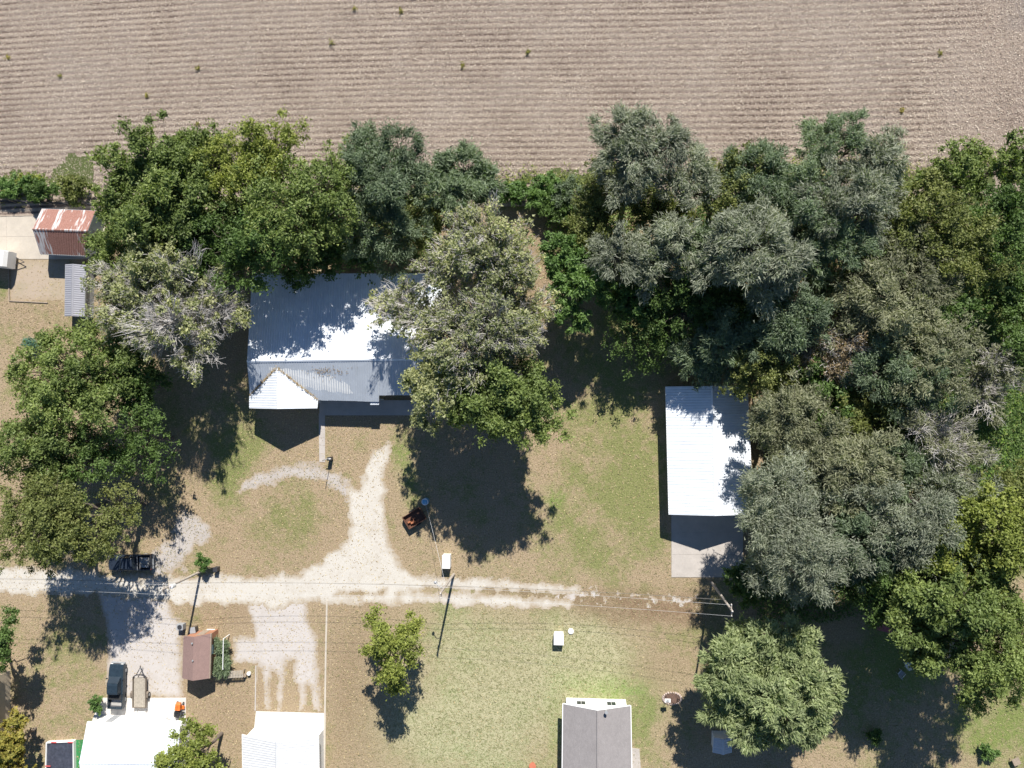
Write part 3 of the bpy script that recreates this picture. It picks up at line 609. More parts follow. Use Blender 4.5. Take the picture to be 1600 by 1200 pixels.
TREES = [
 ('willow_tree',1545,590,44,44,7,'greyolive','thin grey green tree standing in the bright green clearing',dict(dens=0.55, bare=0.2)),
 ('broadleaf_tree',1590,540,34,40,7,'dark','dark tree at the right border at the top of the bright clearing',dict(dens=0.6)),
 ('willow_tree',1095,545,46,36,7,'bluegreen','small dusky tree in the dark strip just above the garage ridge',dict(dens=0.7)),
 ('willow_tree',1150,530,50,44,9,'bluegreen','dusky tree left of the yellow green one above the garage roof',{}),
 ('broadleaf_tree',300,255,50,54,11,'green','green crown bridging the big mid green tree and the yellow green one',{}),
 ('broadleaf_tree',530,300,40,60,10,'green','green crown between the yellowish tree and the rounded blue green tree',dict(dens=0.6)),
 ('broadleaf_tree',262,385,50,46,9,'green','green tree behind the upper tips of the bare white branches',{}),
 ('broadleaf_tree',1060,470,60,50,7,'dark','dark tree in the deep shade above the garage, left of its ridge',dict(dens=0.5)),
 ('broadleaf_tree',925,350,40,40,8,'olive','olive tree at the top of the fresh green feathery one',{}),
 ('willow_tree',1130,380,50,50,10,'bluegreen','dusky crown filling between the twin silvery crowns and the broad one',{}),
 ('willow_tree',1330,470,54,50,10,'greyolive','dusty crown left of the mid woods grey olive crown',dict(dens=0.7)),
 ('willow_tree',1395,740,50,50,10,'bluegreen','dusky green crown in the lower middle of the woods',{}),
 ('willow_tree',1500,790,54,50,10,'grey','grey crown just left of the lime coloured tree top',{}),
 ('broadleaf_tree',215,690,40,56,8,'dark','shaded tree between the left tree mass and the open drive loop',dict(dens=0.35)),
 ('broadleaf_tree',1440,930,46,50,9,'green','mid green crown reaching left over the dark garden shade',{}),
 ('broadleaf_tree',545,392,46,36,6,'dark','low shaded tree touching the back edge of the big roof, under the blue green ones',dict(dens=0.35)),
 ('broadleaf_tree',480,405,50,34,6,'dark','low dark tree whose lower leaves hang over the back edge of the big roof',dict(dens=0.4)),
 ('broadleaf_tree',180,400,44,40,7,'green','green tree between the rusty shed and the pale twiggy tree',{}),
 ('broadleaf_tree',660,345,34,34,8,'olive','small olive tree in the gap between the two blue green crowns',{}),
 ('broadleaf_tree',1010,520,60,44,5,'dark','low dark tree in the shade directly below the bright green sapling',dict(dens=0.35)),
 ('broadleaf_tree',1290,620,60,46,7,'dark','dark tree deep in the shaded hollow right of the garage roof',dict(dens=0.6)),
 ('broadleaf_tree',1380,700,46,46,6,'vivid','sunlit green brush tree at the edge of the dark mid woods gap',dict(dens=0.6)),
 ('broadleaf_tree',1375,905,56,56,8,'dark','dark green tree in the lower woods left of the overhanging mid green tree',{}),
 ('broadleaf_tree',1172,912,26,36,6,'dark','low dark tree at the right edge of the garage driveway',{}),
 ('broadleaf_tree',1440,410,60,54,10,'greyolive','grey olive crown right of the dark low tree in the upper woods',{}),
 ('broadleaf_tree',1530,430,44,40,5,'green','green tree above the bright clearing near the right border',dict(dens=0.5)),
 # name px py rx ry h style label kw
 ('broadleaf_tree',232,285,98,96,13,'green','big mid green tree nearest the rusty roofed shed, at the field edge',{}),
 ('broadleaf_tree',380,256,78,74,14,'lime','yellow green tree reaching furthest up into the stubble, left of the house roof',dict(dens=0.8)),
 ('broadleaf_tree',455,318,96,92,14.5,'green','large yellowish green tree overhanging the upper left edge of the big white roof',dict(dens=0.42)),
 ('broadleaf_tree',400,385,78,56,12,'dark','dark green tree squeezed against the top left corner of the big white roof',dict(dens=0.4)),
 ('broadleaf_tree',320,385,62,70,10,'dark','shaded dark tree between the bare branched tree and the big white roof',{}),
 ('broadleaf_tree',600,262,64,68,12,'bluegreen','rounded blue green tree at the field edge above the middle of the big roof',{}),
 ('broadleaf_tree',602,350,58,56,9,'bluegreen','lower blue green tree tucked between the rounded one and the big roof',dict(dens=0.7)),
 ('broadleaf_tree',713,288,50,54,10,'bluegreen','smaller blue green tree standing alone right of the rounded blue green one',{}),
 ('broadleaf_tree',755,405,86,88,14,'pale','upper half of the pale speckled tree clump beside the big roof, with whitish limbs',dict(dens=0.85, bare=0.12)),
 ('broadleaf_tree',636,478,56,46,11,'pale','thin leaved pale tree spreading over the right part of the white house roof',dict(dens=0.5, bare=0.1, base=(720,520))),
 ('broadleaf_tree',748,530,84,88,14.5,'pale','tall pale speckled tree at the right end of the white house',dict(dens=0.85, bare=0.12)),
 ('broadleaf_tree',805,480,50,90,11,'pale','dry looking pale tree on the right flank of the speckled clump',dict(dens=0.9, bare=0.3)),
 ('broadleaf_tree',760,620,72,66,13.5,'green','green tree below the speckled clump near the house corner',{}),
 ('broadleaf_tree',818,622,54,54,12.5,'green','glossy dark green broad leaved tree, lowest right of the clump beside the house',dict(dens=1.1)),
 ('broadleaf_tree',680,600,56,60,13.5,'pale','thin pale tree shading the right end of the front porch',dict(dens=1.2)),
 ('broadleaf_tree',892,432,42,66,9,'vivid','fresh green feathery tree between the speckled clump and the grey woods',{}),
 ('young_tree',986,470,30,34,6,'vivid','small bright green tree alone in deep shade under the grey crowns',{}),
 ('willow_tree',995,232,58,54,14,'grey','silvery grey tree rising furthest into the stubble, with forked dark limbs showing',{}),
 ('willow_tree',1088,275,40,42,12,'grey','silvery grey crown just right of the forked tree at the field edge',{}),
 ('willow_tree',958,395,46,36,11,'grey','silvery crown directly below the forked tree, left one of two',{}),
 ('willow_tree',1052,385,52,44,12,'grey','silvery crown directly below the forked tree, right one of two',{}),
 ('broadleaf_tree',955,300,46,44,7,'olive','olive undergrowth tree below and left of the forked silvery tree',{}),
 ('broadleaf_tree',1135,300,48,56,10,'olive','olive yellow tree between two silvery ones at the field edge',{}),
 ('broadleaf_tree',1040,330,50,40,6,'olive','low olive tree hidden at the foot of the forked silvery tree',{}),
 ('willow_tree',1208,270,66,54,13,'bluegreen','blue green rounded crown at the field edge, left of the leaning one',{}),
 ('willow_tree',1258,330,60,52,13,'bluegreen','blue green crown just inside the woods below the leaning tree',{}),
 ('willow_tree',1178,400,74,70,15,'grey','broad silver green crown above the white garage',{}),
 ('leaning_tree',1312,214,44,32,13,'bluegreen','lone blue green tree leaning out over the stubble',dict(base=(1238,318), hs=1.15)),
 ('willow_tree',1376,262,40,34,12,'grey','thin grey crown leaning toward the stubble right of the lone leaning tree',dict(dens=0.8, base=(1320,320))),
 ('willow_tree',1338,318,66,56,13,'grey','grey green crown below the thin leaning one',{}),
 ('willow_tree',1300,378,56,46,12,'bluegreen','grey green crown in the middle of the upper woods beside a dark gap',{}),
 ('broadleaf_tree',1428,345,60,60,10,'olive','olive tree with a bare snag beside it in the upper right woods',{}),
 ('broadleaf_tree',1503,268,46,34,9,'green','compact green tree at the field edge, second from the right border',{}),
 ('broadleaf_tree',1578,255,40,34,9,'green','sparse green tree at the field edge on the right border of the photo',dict(dens=0.7)),
 ('broadleaf_tree',1490,385,74,60,10,'olive','wide olive tree beneath the compact green one',{}),
 ('broadleaf_tree',1575,345,56,64,10,'dark','dark green tree on the right border beneath the sparse green one',{}),
 ('willow_tree',1405,478,72,56,12,'greyolive','grey olive crown in the middle of the right hand woods',{}),
 ('willow_tree',1240,485,58,46,11,'bluegreen','feathery grey green crown north of the white garage corner',{}),
 ('willow_tree',1468,560,54,60,12,'greyolive','grey olive crown left of the bright green clearing',{}),
 ('dying_tree',1305,540,62,60,9,'brown','thin brownish half dead tree in the heart of the woods',dict(bare=0.5)),
 ('broadleaf_tree',1190,575,46,40,8,'olive','yellow green tree peeking out just above the right half of the garage roof',{}),
 ('willow_tree',1232,668,66,58,11,'greyolive','brownish grey crown overlapping the right side of the garage roof',{}),
 ('broadleaf_tree',1350,640,70,62,7,'olive','low dark olive tree filling the shaded gap in mid woods',dict(dens=0.7)),
 ('willow_tree',1420,585,56,50,11,'bluegreen','dull green crown left of the grey olive one by the clearing',{}),
 ('willow_tree',1505,720,46,38,11,'greyolive','pale grey twiggy crown spreading over the bright green clearing',dict(dens=0.45, bare=0.25)),
 ('willow_tree',1322,735,66,58,12,'greyolive','grey crown lower right of the garage',{}),
 ('willow_tree',1445,675,50,44,10,'greyolive','thin grey crown between the dark gap and the clearing',dict(dens=0.5, bare=0.3)),
 ('willow_tree',1225,775,56,52,12,'grey','grey green crown brushing the lower right corner of the garage roof',{}),
 ('willow_tree',1245,862,82,76,14,'grey','largest silver green crown, beside the garage driveway',{}),
 ('willow_tree',1422,800,78,66,13,'grey','big silver green crown in the lower woods',{}),
 ('willow_tree',1345,850,58,52,11,'bluegreen','green grey crown between the two big silver ones',{}),
 ('willow_tree',1470,875,52,46,11,'bluegreen','smaller grey green crown left of the lime tree',{}),
 ('broadleaf_tree',1558,850,72,74,13,'lime','lime coloured tree on the right border of the lower woods',{}),
 ('broadleaf_tree',1598,790,40,40,8,'olive','rusty tinged tree on the right border above the lime one',{}),
 ('broadleaf_tree',1492,970,86,84,13,'green','mid green tree overhanging the shaded garden chairs',{}),
 ('broadleaf_tree',1558,1010,84,92,13,'green','big green tree at the lower right border',{}),
 ('broadleaf_tree',1590,470,34,44,5,'dark','dark tree at the right border above the bright clearing',dict(dens=0.5)),
 ('broadleaf_tree',1380,420,50,40,8,'dark','dark low tree among the grey crowns of the upper woods',{}),
 ('broadleaf_tree',1470,480,46,50,8,'dark','dark green tree right of the mid woods grey crown',{}),
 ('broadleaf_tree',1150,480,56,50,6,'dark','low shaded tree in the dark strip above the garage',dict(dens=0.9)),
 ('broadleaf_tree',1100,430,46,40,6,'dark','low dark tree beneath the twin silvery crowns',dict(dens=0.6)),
 ('feathery_tree',1200,1074,106,102,12,'spray','solitary round light green tree with feathery tips below the utility pole',dict(lobes=46, crown_frac=0.52, depth=0.30, lk=1.6, outl=0.0, hs=1.15, dens=0.8, seed=77)),
 ('broadleaf_tree',611,1020,48,70,9.2,'lime','solitary yellow green tree on the open lawn in the foreground',dict(crown_frac=0.55, lobes=14, dens=0.95, lk=1.15, outl=0.08)),
 ('broadleaf_tree',305,1186,60,40,7,'lime','yellow green tree at the bottom border between two white buildings',{}),
 ('broadleaf_tree',12,1165,28,42,5,'orange','small tree turning orange at the lower left corner',{}),
 ('broadleaf_tree',0,1000,32,44,8,'dark','dark green tree on the left border below the road',dict(base=(4,1005))),
 ('broadleaf_tree',112,585,96,90,12,'green','large mid green tree at left beside the small dark metal shed',dict(dens=0.62)),
 ('broadleaf_tree',192,602,56,60,8,'dark','shaded tree right of the large left hand tree',dict(dens=0.62)),
 ('broadleaf_tree',60,700,76,74,11,'green','mid green tree on the left border halfway down',dict(dens=0.62)),
 ('broadleaf_tree',140,702,50,50,9,'dark','dark green tree above the parked pickup, set back from the road',dict(dens=0.62)),
 ('broadleaf_tree',60,812,78,74,12.5,'olive','olive tree over the gravel road at the left border',dict(dens=0.62)),
 ('broadleaf_tree',128,812,68,68,12.5,'olive','olive tree overhanging the cab of the parked pickup',dict(dens=0.62)),
 ('broadleaf_tree',196,460,66,78,12,'pale','pale leaved left half of the tree with white twigs, over the dark metal shed',dict(dens=1.1, bare=0.2)),
 ('broadleaf_tree',235,415,46,40,12,'pale','pale leaved tree between the white twigged tree and the dark green row',dict(dens=1.5)),
 ('bare_tree',285,492,78,104,12.5,'pale','mostly bare tree with bright white twigs left of the big white roof',dict(bare=0.72, dens=1.0, base=(335,520), depth=0.34)),
]
for (nm, px, py, rx, ry, h, sty, lab, kw) in TREES:
    tree(nm, px, py, rx, ry, h, sty, lab, **kw)
BUSH = [
 ('bush',20,292,34,18,2.2,'vivid','green bush at the left border between stubble and concrete pad'),
 ('bush',70,298,30,20,2.6,'dark','dark green bush above the rusty roofed shed in the hedgerow'),
 ('bush',115,298,28,20,2.4,'olive','olive bush in the hedgerow right above the shed roof end'),
 ('bush',48,284,26,12,1.6,'lime','low yellowish bush at the very edge of the stubble'),
 ('bush',808,300,26,18,2.4,'vivid','bright green bush, first from the left in the hedge above the pale tree clump'),
 ('bush',850,296,28,22,3.2,'vivid','bright green bush in the middle of the hedge above the pale tree clump'),
 ('bush',888,300,26,26,3.6,'bluegreen','blue green bush at the right end of the hedge above the pale tree clump'),
 ('bush',868,325,26,26,3.0,'dark','dark bush in shade just below the hedge at the field edge'),
 ('bush',720,345,30,26,4.0,'brown','brownish bush between the blue green tree and the pale clump'),
 ('spruce_bush',48,538,14,13,1.8,'spruce','small blue spruce bush on the lawn by the left border'),
 ('bush',316,878,12,13,2.2,'vivid','round bright green bush at the foot of the pole by the road fork'),
 ('bush',150,1102,11,18,2.2,'vivid','leafy bush beside the pickup near the lower left white roof'),
 ('spruce_bush',346,1012,14,15,1.6,'bluegreen','upper of two blue green bushes beside the brown roofed shed'),
 ('spruce_bush',346,1040,14,15,1.6,'bluegreen','lower of two blue green bushes beside the brown roofed shed'),
 ('bush',1365,1150,10,12,1.0,'dark','small dark bush in the shade at the bottom right lawn'),
 ('bush',1545,1178,14,12,1.2,'vivid','small bright green bush on the bottom right lawn'),
 ('bush',300,915,0.1,0.1,0.1,'dark','x'),
]
for (nm, px, py, rx, ry, h, sty, lab) in BUSH[:-1]:
    tree(nm, px, py, rx, ry, h, sty, lab, lobes=6, crown_frac=0.5, cat='bush', depth=0.4, dens=1.3)
print('tree tris', TRI[0])

# ------------------------------------------------------------------ buildings
def slope(roof, A, B, C_, D, mat, pw=0.91, rib=0.03, nrib=3, name='roof_panel', lift=0.03):
    """A-B eave, D-C ridge; separate ribbed sheets lying on the deck"""
    nrm = (B-A).cross(D-A).normalized(); nrm = nrm if nrm.z > 0 else -nrm
    W = (B-A).length; n = max(1, round(W/pw))
    for i in range(n):
        us = []; 
        e = 0.0015
        for k in range(nrib):
            c = (k+0.5)/nrib; hw = 0.045/pw
            us += [(c-hw*1.5, 0), (c-hw*0.6, rib), (c+hw*0.6, rib), (c+hw*1.5, 0)]
        us = [(e, 0)]+us+[(1-e, 0)]
        V = []; 
        jl = random.uniform(-0.03, 0.03)
        for (u, hh) in us:
            t = (i+u)/n
            V.append(A.lerp(B, t)+nrm*(lift+hh+0.004*(i % 2))+(A-D).normalized()*(0.05+jl)); V.append(D.lerp(C_, t)+nrm*(lift+hh+0.004*(i % 2)))
        b = MB(); m = len(us)
        b.add(V, [(2*k, 2*k+2, 2*k+3, 2*k+1) for k in range(m-1)])
        b.build(name, mat, roof)
def slab_poly(pts, th):
    b = MB(); dn = Vector((0, 0, -th)); b.prism([p+dn for p in pts], pts); return b
def wallbox(b, quad, z0, z1):
    b.prism([(q.x, q.y, z0) for q in quad], [(q.x, q.y, z1) for q in quad])
def opening(root, A, B, t0, t1, z0, z1, kind='window', mat=None, off=0.03, framemat=None):
    """door or window on wall line A->B (ground points), outward is to the right of A->B"""
    d = (B-A).normalized(); n = Vector((d.y, -d.x, 0)); L = (B-A).length
    def box(ta, tb, za, zb, o0, o1):
        b = MB(); p, q = A+d*ta, A+d*tb
        b.prism([(p.x+n.x*o0, p.y+n.y*o0, za), (q.x+n.x*o0, q.y+n.y*o0, za), (q.x+n.x*o1, q.y+n.y*o1, za), (p.x+n.x*o1, p.y+n.y*o1, za)],
                [(p.x+n.x*o0, p.y+n.y*o0, zb), (q.x+n.x*o0, q.y+n.y*o0, zb), (q.x+n.x*o1, q.y+n.y*o1, zb), (p.x+n.x*o1, p.y+n.y*o1, zb)]); return b
    ta, tb = t0*L, t1*L
    f = box(ta-0.06, tb+0.06, z0-(0 if kind != 'window' else 0.06), z1+0.06, -0.01, off).build(kind, framemat or white_paint, root)
    if kind == 'window':
        box(ta, (ta+tb)/2-0.02, z0, z1, off, off+0.012).build('pane', glass, f); box((ta+tb)/2+0.02, tb, z0, z1, off, off+0.012).build('pane', glass, f)
        box(ta-0.08, tb+0.08, z0-0.1, z0-0.062, off, off+0.06).build('sill', white_paint, f)
    elif kind == 'garage_door':
        for k in range(4):
            zz = z0+(z1-z0)*k/4; box(ta, tb, zz+0.015, zz+(z1-z0)/4-0.015, off, off+0.02).build('door_section', mat or white_paint, f)
    else:
        box(ta, tb, z0, z1, off, off+0.025).build('door_leaf', mat or white_paint, f)
        box(tb-0.16, tb-0.08, z0+0.95, z0+1.05, off+0.025, off+0.07).build('handle', grey_metal, f)
    return f
def inset(q, d):
    c = sum(q, Vector())/len(q)
    # move each edge inward
    out = []; n = len(q)
    for i in range(n):
        p = q[i]; a = (q[i-1]-p).normalized(); b = (q[(i+1) % n]-p).normalized(); out.append(p+(a+b)*d)
    return out
def gable_house(name, label, c4, ze, zr, mode, wallm, roofm, ridge_px=None, metal=True, over=0.4, cat='house', thick=0.12, trim=white_paint, pw=0.91, deckm=None):
    """c4: px of the four roof corners at eave height NW, NE, SE, SW; mode 'NS' or 'EW' = way the ridge runs"""
    NW, NE, SE, SW = [U(x, y, ze) for x, y in c4]
    if mode == 'NS': r0, r1 = (NW+NE)/2, (SW+SE)/2
    else: r0, r1 = (NW+SW)/2, (NE+SE)/2
    if ridge_px: r0, r1 = U(*ridge_px[0], zr), U(*ridge_px[1], zr)
    r0.z = zr; r1.z = zr
    cen = (NW+SE)/2
    root = empty(name, (cen.x, cen.y, 0), 0, label, cat)
    off = Vector((-cen.x, -cen.y, 0))
    L = lambda p: p+off
    if mode == 'NS': sl = [(SW, NW, r0, r1), (NE, SE, r1, r0)]
    else: sl = [(NW, NE, r1, r0), (SE, SW, r0, r1)]
    d = MB()
    for (A, B, C_, D) in sl:
        pts = [L(p) for p in (A, B, C_, D)]; dn = Vector((0, 0, -thick)); d.prism([p+dn for p in pts], pts)
    roof = d.build('roof', deckm or (trim if metal else roofm), root)
    if metal:
        for (A, B, C_, D) in sl: slope(roof, L(A), L(B), L(C_), L(D), roofm, pw=pw)
        c = MB(); a, b_ = L(r0), L(r1); dr = (b_-a).normalized(); s = Vector((-dr.y, dr.x, 0))*0.16
        c.add([a+s+Vector((0,0,0.0)), a+Vector((0,0,0.1)), a-s, b_+s, b_+Vector((0,0,0.1)), b_-s], [(0,1,4,3),(1,2,5,4)])
        c.build('ridge_cap', roofm, roof)
    # gutters along the eaves
    for (p, q) in ((NW, NE), (SE, SW)) if mode == 'EW' else ((SW, NW), (NE, SE)):
        dirv = (L(q)-L(p)).normalized(); nn = Vector((dirv.y, -dirv.x, 0))*-1
        cc = ((L(p)+L(q))/2); nn = nn if nn.dot(cc) > 0 else -nn
        f = MB(); a, b_ = L(p)+nn*0.005, L(q)+nn*0.005; o = nn*0.1
        f.prism([a+Vector((0,0,-0.2)), b_+Vector((0,0,-0.2)), b_+o+Vector((0,0,-0.2)), a+o+Vector((0,0,-0.2))], [a+Vector((0,0,0.01)), b_+Vector((0,0,0.01)), b_+o+Vector((0,0,0.01)), a+o+Vector((0,0,0.01))])
        f.build('gutter', trim, root)
    q = inset([L(NW), L(NE), L(SE), L(SW)], over)
    R0, R1 = L(r0), L(r1)
    w_ = MB(); zt = ze-thick-0.02
    for i_, (a, b_) in enumerate(zip(q, q[1:]+q[:1])): pass
    # walls with gable ends as one closed solid
    if mode == 'NS': m0, m1 = (q[0]+q[1])/2, (q[3]+q[2])/2
    else: m0, m1 = (q[0]+q[3])/2, (q[1]+q[2])/2
    if ridge_px:
        if mode == 'NS':
            t = (R0-L(NW)).xy.dot((L(NE)-L(NW)).xy)/(L(NE)-L(NW)).xy.length_squared; m0, m1 = q[0].lerp(q[1], t), q[3].lerp(q[2], t)
        else:
            t = (R0-L(NW)).xy.dot((L(SW)-L(NW)).xy)/(L(SW)-L(NW)).xy.length_squared; m0, m1 = q[0].lerp(q[3], t), q[1].lerp(q[2], t)
    zz = zr-thick-0.06; bs_ = [(p.x, p.y, -0.05) for p in q]; tp = [(p.x, p.y, zt) for p in q]
    k0, k1 = (m0.x, m0.y, zz), (m1.x, m1.y, zz)
    if mode == 'NS': w_.add(bs_+tp+[k0, k1], [(0,1,5,8,4),(1,2,6,5),(2,3,7,9,6),(3,0,4,7),(4,8,9,7),(8,5,6,9),(3,2,1,0)])
    else: w_.add(bs_+tp+[k0, k1], [(0,1,5,4),(1,2,6,9,5),(2,3,7,6),(3,0,4,8,7),(4,5,9,8),(8,9,6,7),(3,2,1,0)])
    w_.build('wall', wallm, root)
    return root, q, (L, R0, R1)

# --- white garage on the right
g, q, _ = gable_house('garage', 'long white metal roofed garage at the edge of the woods, with a concrete pad', [(1041,604),(1167,603),(1176,804),(1046,804)], 3.0, 4.5, 'NS', white_wall, white_roof, ridge_px=((1113,603),(1117,806)), over=0.25, cat='garage', pw=0.95)
opening(g, q[2], q[3], 0.10, 0.44, 0.05, 2.5, 'garage_door', mat=pale_roof); opening(g, q[2], q[3], 0.55, 0.88, 0.05, 2.5, 'garage_door', mat=pale_roof)
opening(g, q[3], q[0], 0.2, 0.26, 0.05, 2.1, 'door'); opening(g, q[3], q[0], 0.55, 0.63, 1.0, 1.9, 'window'); opening(g, q[1], q[2], 0.4, 0.48, 1.0, 1.9, 'window')
# --- grey shingled house at the bottom
g, q, (Lf, R0, R1) = gable_house('house', 'house with grey shingled gable roof and white end wall at the bottom border', [(880,1100),(985,1103),(988,1290),(878,1290)], 2.8, 4.4, 'NS', white_wall, grey_shingle, metal=False, over=0.35)
rc = MB(); rc.tube([R0+Vector((0,0,0.02)), R1+Vector((0,0,0.02))], 0.09, 6); rc.build('ridge_cap', grey_shingle, g)
v = Lf(U(947, 1111, 4.2)); b = MB(); b.tube([v+Vector((0,0,-0.5)), v+Vector((0,0,0.35))], 0.13, 12).tube([v+Vector((0,0,0.35)), v+Vector((0,0,0.45))], 0.2, 12); b.build('vent_pipe', grey_metal, g)
opening(g, q[1], q[0], 0.44, 0.56, 3.1, 3.5, 'window'); opening(g, q[1], q[0], 0.18, 0.32, 1.0, 2.0, 'window'); opening(g, q[1], q[0], 0.68, 0.82, 1.0, 2.0, 'window')
b = MB()
for i in (0, 1):
    a_, c_ = (Lf(U(880,1100,2.8)), Lf(U(985,1103,2.8)))[i], R0
    o = Vector((0, 0.06, 0)); b.prism([a_+Vector((0,0,-0.2)), c_+Vector((0,0,-0.2)), c_+o+Vector((0,0,-0.2)), a_+o+Vector((0,0,-0.2))], [a_+Vector((0,0,0.03)), c_+Vector((0,0,0.03)), c_+o+Vector((0,0,0.03)), a_+o+Vector((0,0,0.03))])
b.build('bargeboard', white_paint, g)
# --- white shop building bottom centre
g, q, (Lf, R0, R1) = gable_house('workshop', 'white ribbed metal workshop at the bottom border with bright apron before it', [(379,1148),(497,1152),(499,1290),(381,1290)], 3.0, 4.4, 'NS', white_wall, soft_white_roof, ridge_px=((432,1159),(431,1290)), over=0.3, cat='workshop', pw=0.95)
opening(g, q[1], q[0], 0.08, 0.44, 0.05, 2.5, 'garage_door'); opening(g, q[1], q[0], 0.55, 0.92, 0.05, 2.5, 'garage_door')
# --- white low-pitch house bottom left
g, q, (Lf, R0, R1) = gable_house('house', 'house with plain bright white roof at the bottom border, beside the covered pool', [(136,1129),(281,1136),(283,1262),(133,1262)], 3.0, 3.9, 'EW', white_wall, white_roof, ridge_px=((124,1192),(277,1194)), over=0.3, pw=1.2)
opening(g, q[1], q[0], 0.06, 0.34, 0.05, 2.4, 'garage_door'); opening(g, q[1], q[0], 0.42, 0.70, 0.05, 2.4, 'garage_door'); opening(g, q[1], q[0], 0.80, 0.88, 0.05, 2.1, 'door', mat=grey_metal)
# --- rusty shed
g, q, (Lf, R0, R1) = gable_house('shed', 'shed with rusty red corrugated roof on the concrete pad at upper left', [(65,327),(149,330),(134,399),(63,396)], 2.4, 4.0, 'EW', pale_roof, rusty_roof, ridge_px=((51,358),(137,361)), over=0.12, cat='shed', pw=0.85, trim=grey_metal)
opening(g, q[2], q[1], 0.3, 0.6, 0.05, 2.0, 'door', mat=grey_metal)
# --- small dark metal shed
g, q, _ = gable_house('shed', 'small shed with dark grey metal roof below the rusty one', [(103,413),(133,414),(131,495),(102,494)], 2.1, 2.6, 'NS', grey_metal, grey_roof, over=0.1, cat='shed', pw=0.8, trim=grey_metal)
opening(g, q[2], q[3], 0.3, 0.7, 0.05, 1.8, 'door', mat=grey_metal)
# --- brown shingled shed
g, q, (Lf, R0, R1) = gable_house('shed', 'shed with brown shingled roof and brick coloured walls beside the concrete drive', [(287,994),(329,990),(327,1060),(285,1060)], 2.4, 3.2, 'NS', brick_mat, brown_shingle, metal=False, over=0.15, cat='shed', trim=wood)
opening(g, q[1], q[0], 0.3, 0.6, 0.05, 2.0, 'door', mat=wood, framemat=wood); opening(g, q[1], q[2], 0.3, 0.5, 1.0, 1.8, 'window')
opening(g, q[2], q[3], 0.3, 0.7, 1.0, 1.8, 'window')
for (px, py) in ((302, 1004), (303, 1031)):
    v = Lf(U(px, py, 3.0)); b = MB(); b.tube([v+Vector((0,0,-0.2)), v+Vector((0,0,0.3))], 0.05, 8).tube([v+Vector((0,0,0.3)), v+Vector((0,0,0.36))], 0.11, 8); b.build('roof_vent', grey_metal, g)
# --- tan building on the left border
g, q, _ = gable_house('house', 'tan roofed house cut off by the left border near the bottom', [(-100,1058),(-6,1056),(-5,1190),(-100,1190)], 2.8, 4.0, 'NS', tan_wall, tan_shingle, metal=False, over=0.3)
# --- shaded outbuilding under the feathery tree
g, q, _ = gable_house('shed', 'pale blue grey shed mostly hidden beneath the feathery light green tree', [(1116,1152),(1142,1152),(1142,1176),(1115,1176)], 2.0, 2.5, 'NS', white_wall, pale_roof, over=0.1, cat='shed')

# --- the big white-roofed house
ZE, ZR = 3.0, 5.2
A_ = U(394,428,ZE); B_ = U(690,428,ZE); rL = U(386,564,ZR); rR = U(690,560,ZR)
eL = U(391,622,ZE); eR1 = U(592,627,ZE); eR1b = U(592,617,ZE+0.25); eR2 = U(690,617,ZE+0.25)
cen = U(530,540,0); house = empty('house', (cen.x, cen.y, 0), 0, 'large house with white metal roof and front gable, half covered by tree shadow', 'house')
L = lambda p: p-Vector((cen.x, cen.y, 0))
gP = U(433,576,ZR-0.25); gF = U(433,639,ZR-0.25); gL = U(390,638,ZE+0.05); gR = U(496,638,ZE+0.05); gLb = U(392,619,ZE+0.05); gRb = U(497,626,ZE+0.05)
b = MB(); dn = Vector((0,0,-0.14))
def dk(b, pts): pts = [L(p) for p in pts]; b.prism([p+dn for p in pts], pts)
sR = rL.lerp(rR, 0.68)
dk(b, [A_, B_, rR, rL]); dk(b, [rL, sR, eR1, eL]); dk(b, [sR, rR, eR2, eR1b])
roof = b.build('roof', white_paint, house)
random.seed(9)
slope(roof, L(A_), L(B_), L(rR), L(rL), white_roof, pw=0.93)
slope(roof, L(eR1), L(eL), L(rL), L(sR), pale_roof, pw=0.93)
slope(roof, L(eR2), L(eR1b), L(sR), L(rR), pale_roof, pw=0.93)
c = MB(); a_, c_ = L(rL), L(rR); s = Vector((0, 0.2, 0)); up = Vector((0,0,0.12)); c.add([a_+s+Vector((0,0,0.03)), a_+up, a_-s+Vector((0,0,0.0)), c_+s+Vector((0,0,0.03)), c_+up, c_-s], [(0,1,4,3),(1,2,5,4)]); c.build('ridge_cap', white_roof, roof)
# front gable laid over the main slope
lift = Vector((0,0,0.05)); b = MB(); dk(b, [gP+lift, gF+lift, gL+lift, gLb+lift]); dk(b, [gF+lift, gP+lift, gRb+lift, gR+lift])
groof = b.build('gable_roof', white_paint, house)
def tri_slope(roof, P, Fp, E, Eb, mat, n):
    # sheets run from ridge (P..Fp) down to the eave (Eb..E), the back ones cut by the valley P-Eb
    nrm = (Fp-P).cross(E-Fp).normalized(); nrm = nrm if nrm.z > 0 else -nrm
    dirr = (Fp-P); full = dirr.length; back = E-dirr     # where the eave would start without the valley
    for i in range(n):
        t0, t1 = i/n+0.002, (i+1)/n-0.002
        def lowpt(t):
            top = P+dirr*t; bot = back+dirr*t
            # cut by the valley line P->Eb
            v_ = (Eb-P); tv = (Eb-back).dot(dirr)/full**2
            return bot if t >= tv else top.lerp(bot, max(0.02, t/max(tv, 1e-3)))
        us = [0, .12, .18, .26, .32, .62, .68, .76, .82, 1]; hh = [0, 0, .03, .03, 0, 0, .03, .03, 0, 0]
        V = []
        for u, h_ in zip(us, hh):
            t = t0+(t1-t0)*u; V += [lowpt(t)+nrm*(0.03+h_), P+dirr*t+nrm*(0.03+h_)]
        bb = MB(); bb.add(V, [(2*k, 2*k+2, 2*k+3, 2*k+1) for k in range(len(us)-1)]); bb.build('roof_panel', mat, roof)
